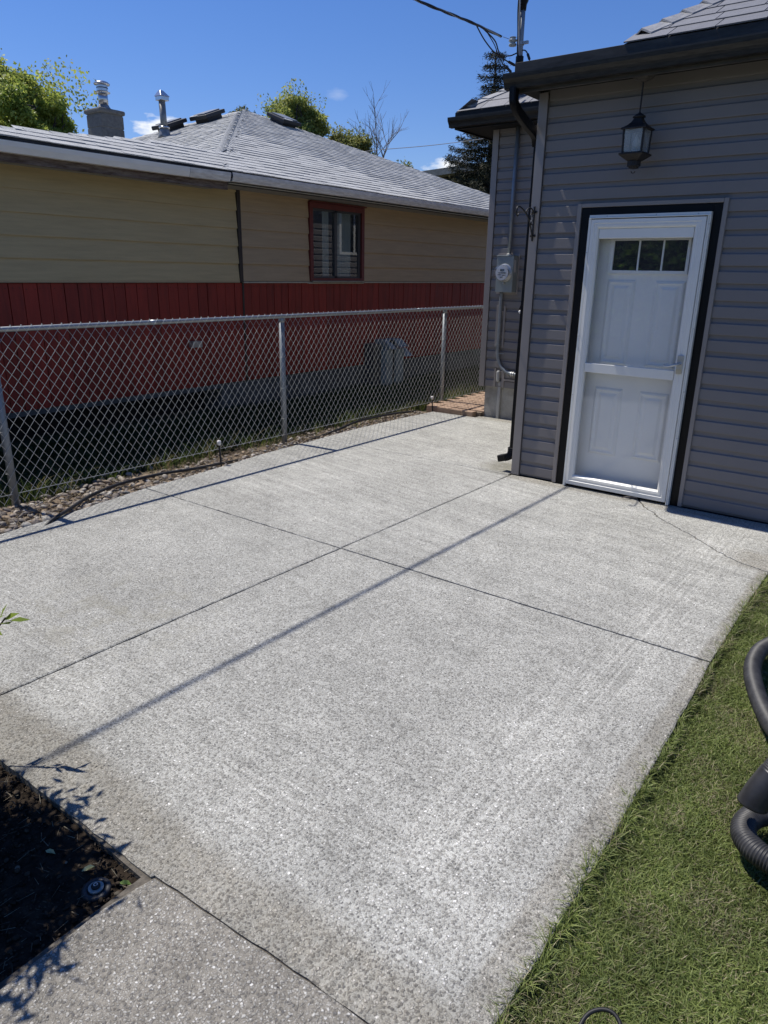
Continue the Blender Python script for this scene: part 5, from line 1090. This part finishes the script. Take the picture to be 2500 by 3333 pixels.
Bt2 = thing('bare_sapling', 'thin leafless branches beside the light green tree', 'tree', (-19.2, 18.9, 0)); m = MB(); ends = []
m.tube([(-19.25, 18.85, 0), (-19.25, 18.85, 5.2)], [.06, .04], 6)
for k in range(4): limb(m, (-19.25, 18.85, 5.2), (math.cos(k * 2) * .5, math.sin(k * 2) * .5, 1), .7, .018, 2, ends, .4, .12, (2, 4), upb=.1)
m.build('branches', M['twig'], Bt2)
# spruce
def spruce(x, y, zt, name, label, seed, w=1.15):
    rnd.seed(seed); T = thing(name, label, 'tree', (x, y, 0)); m = MB(); m.tube([(x, y, 0), (x + .02, y, zt * .6), (x, y, zt)], [.16, .09, .012], 9)
    P, D, C = [], [], []
    z = zt - .12
    while z > 1.6:
        dn = (zt - z); Rr = min(.20 + dn * .42, 1.65) * w; nb = 4 + int(min(dn * 1.5, 5))
        a0 = rnd.uniform(0, 6.28)
        for k in range(nb):
            a = a0 + 6.283 * k / nb + rnd.uniform(-.35, .35); L_ = Rr * rnd.uniform(.62, 1.18); pts = []
            for t in np.linspace(0, 1, 6): pts.append(Vector((x + math.cos(a) * L_ * t, y + math.sin(a) * L_ * t, z - .26 * L_ * t + .30 * L_ * t * t)))
            m.tube(pts, [.018 * (1 - .8 * t) for t in np.linspace(0, 1, 6)], 4, False)
            na = int(50 + L_ * 430)
            for _ in range(na):
                t = rnd.random() ** .7; q = pts[0].lerp(pts[-1], t); i = min(4, int(t * 5)); q = pts[i].lerp(pts[i + 1], t * 5 - i); sp_ = .13 * (1.05 - t * .55) + .02
                s_ = rnd.gauss(0, sp_); off = Vector((-math.sin(a) * s_, math.cos(a) * s_, -abs(rnd.gauss(0, .075)) + .02)); P.append((q + off)[:]); D.append((math.cos(a) + rnd.gauss(0, .7), math.sin(a) + rnd.gauss(0, .7), rnd.uniform(-.7, .15)))
                g_ = rnd.random(); C.append((.022 + .026 * g_, .028 + .026 * g_, .018 + .010 * g_) if rnd.random() < .85 else (.085, .072, .045))
        z -= rnd.uniform(.17, .26)
    m.build('trunk', M['bark'], T)
    V, F, C = leaves(np.array(P), .066, np.array(C), np.array(D), shape=np.array([[0, .12, 0], [1, .06, 0], [1, -.06, 0], [0, -.12, 0]]), gravity=.1); np_mesh('crown', V, F, M['needle'], C, parent=T); return T
spruce(-10.95, 19.1, 7.28, 'spruce_tree', 'tall dark spruce standing behind the grey house wing', 5, .88)
# low shrub mass at the spruce foot
leafy_tree('spruce_foot_bush', 'olive bushy growth at the foot of the spruce behind the roof', (-11.7, 18.7, 0), 4, .95, (-11.6, 18.7, 3.35), 44, .09, 9000, (.035, .042, .018), (.085, .080, .028), clump=.34, gap=.0, trunk_r=.06)
# dark flat-roofed building
Bd = thing('flat_roof_building', 'dark green flat-roofed building partly hidden behind the spruce', 'building', (-14, 24, 0))
MB().box(-14.55, -9, 22.0, 27, 0, 4.62).build('wall', M['darkgreen'], Bd)
MB().hexa([(-15.0, 21.6, 4.66), (-8.6, 21.6, 4.98), (-8.6, 27.4, 4.98), (-15.0, 27.4, 4.66), (-15.0, 21.6, 4.86), (-8.6, 21.6, 5.18), (-8.6, 27.4, 5.18), (-15.0, 27.4, 4.86)]).build('roof', M['paleedge'], Bd)
for x in np.arange(-14.4, -9.2, .3): MB().box(x, x + .02, 21.985, 22.0, 1, 4.6).build('batten', M['darkgreen'], Bd)
# far overhead wire
pl = spline([(-30, 4.0, 4.9), (-20, 10.4, 4.45), (-13.64, 14.62, 4.40), (-12.29, 15.78, 4.56), (-9.95, 17.35, 4.86), (-4, 21, 5.9)], 14)
Ow = MB().tube(pl, .008, 5).build('overhead_wire', M['cablegrey']); tag(Ow, 'thin grey overhead wire crossing the sky in front of the spruce', 'wire')

# shrub just outside the left edge: its leaf tips and its shade reach the bed
rnd.seed(9)
Sh = thing('garden_shrub', 'leafy green shrub at the left edge over the soil bed', 'shrub', (-2.35, .45, -.04)); m = MB(); P, C, D = [], [], []
nl = np.array([-.43, -.892, .135]); nl /= np.linalg.norm(nl)
def outside(p, mg=.03): return float(nl @ (np.array(p) - np.array([0, 0, 1.637]))) > mg
for k in range(420):
    while True:
        u = Vector((rnd.uniform(-1, 1), rnd.uniform(-1, 1), rnd.uniform(-1, 1)))
        if u.length < 1: break
    e = Vector((-2.45 + u.x * .52, .36 + u.y * .50, .86 + u.z * .50))
    if not outside(e, .07): continue
    b = Vector((-2.36 + rnd.gauss(0, .06), .32 + rnd.gauss(0, .06), -.04)); st = spline([b, b.lerp(e, .5) + Vector((0, 0, .06)), e], 4); m.tube(st, .003, 4, False)
    for q in range(26):
        pt = e + Vector((rnd.gauss(0, .05), rnd.gauss(0, .05), rnd.gauss(0, .045)))
        if outside(pt, .062): P.append(pt[:]); D.append((rnd.gauss(0, 1), rnd.gauss(0, 1), .2)); C.append(np.array((.05, .095, .018)) * rnd.uniform(.7, 1.5))
# the one spray that enters the frame
tip = Vector((-2.34, .975, .50)); root = Vector((-2.45, .80, .10)); m.tube(spline([root, (-2.42, .86, .32), tip], 5), .003, 5, False)
for q in range(14):
    t = q / 13; p_ = Vector((-2.42, .88, .40)).lerp(tip, t) + Vector((rnd.gauss(0, .008), rnd.gauss(0, .008), rnd.gauss(0, .008))); P.append(p_[:]); D.append((1.0 + rnd.gauss(0, .5), .8 + rnd.gauss(0, .4), rnd.gauss(.1, .5))); C.append((.22, .30, .05))
m.build('stems', M['bark'], Sh)
V, F, C2 = leaves(np.array(P), .058, np.array(C), np.array(D), shape=np.array([[0, 0, 0], [.5, .16, .05], [1, 0, -.05], [.5, -.16, .05]]), up=.8, gravity=.1); np_mesh('foliage', V, F, M['leaf'], C2, parent=Sh)
# leaf litter on the soil
for (x, y, a, c_, lab) in ((-1.80, .765, .3, (.42, .44, .26), 'pale dry leaf on the soil near the left edge of the photo'), (-1.655, .80, 1.2, (.36, .38, .22), 'curled grey-green leaf on the soil by the patio edge'), (-1.525, .835, .5, (.16, .24, .06), 'fresh green leaf on the soil beside the sprinkler head')):
    q = MB(); l, w_ = .019, .006; ca, sa = math.cos(a), math.sin(a)
    def tp(u, v, h): return (x + u * ca - v * sa, y + u * sa + v * ca, -.022 + h)
    pts = [(-l, 0, .002), (-l * .4, w_, .008), (l * .4, w_ * .9, .010), (l, 0, .002), (l * .4, -w_ * .9, .006), (-l * .4, -w_, .004)]
    mid = (0, 0, -.001)
    for i in range(6): q.poly([tp(*pts[i]), tp(*pts[(i + 1) % 6]), tp(*mid)])
    o = q.build('fallen_leaf', mat('leaf_litter', c_, .7)); tag(o, lab, 'leaf', 'fallen leaves on the soil bed')
# things behind the photographer that the door glass mirrors
Hg = thing('hedge', 'tall dark green hedge behind the photographer, mirrored in the door glass', 'hedge', (-1, -9, 0))
N_ = 26000; P = np.stack([NP.uniform(-8, 7, N_), NP.normal(-9, .7, N_), NP.uniform(0, 1, N_) ** .8 * (3.6 + .5 * np.sin(np.linspace(0, 60, N_)))], 1); C = np.array([[.20, .33, .06]]) * NP.uniform(.2, 1.6, (N_, 1))
V, F, C = leaves(P, .16, C); np_mesh('foliage', V, F, M['leaf'], C, parent=Hg)
MB().box(-8, 7, -9.4, -8.9, 0, 3.2).build('core', M['soil'], Hg)
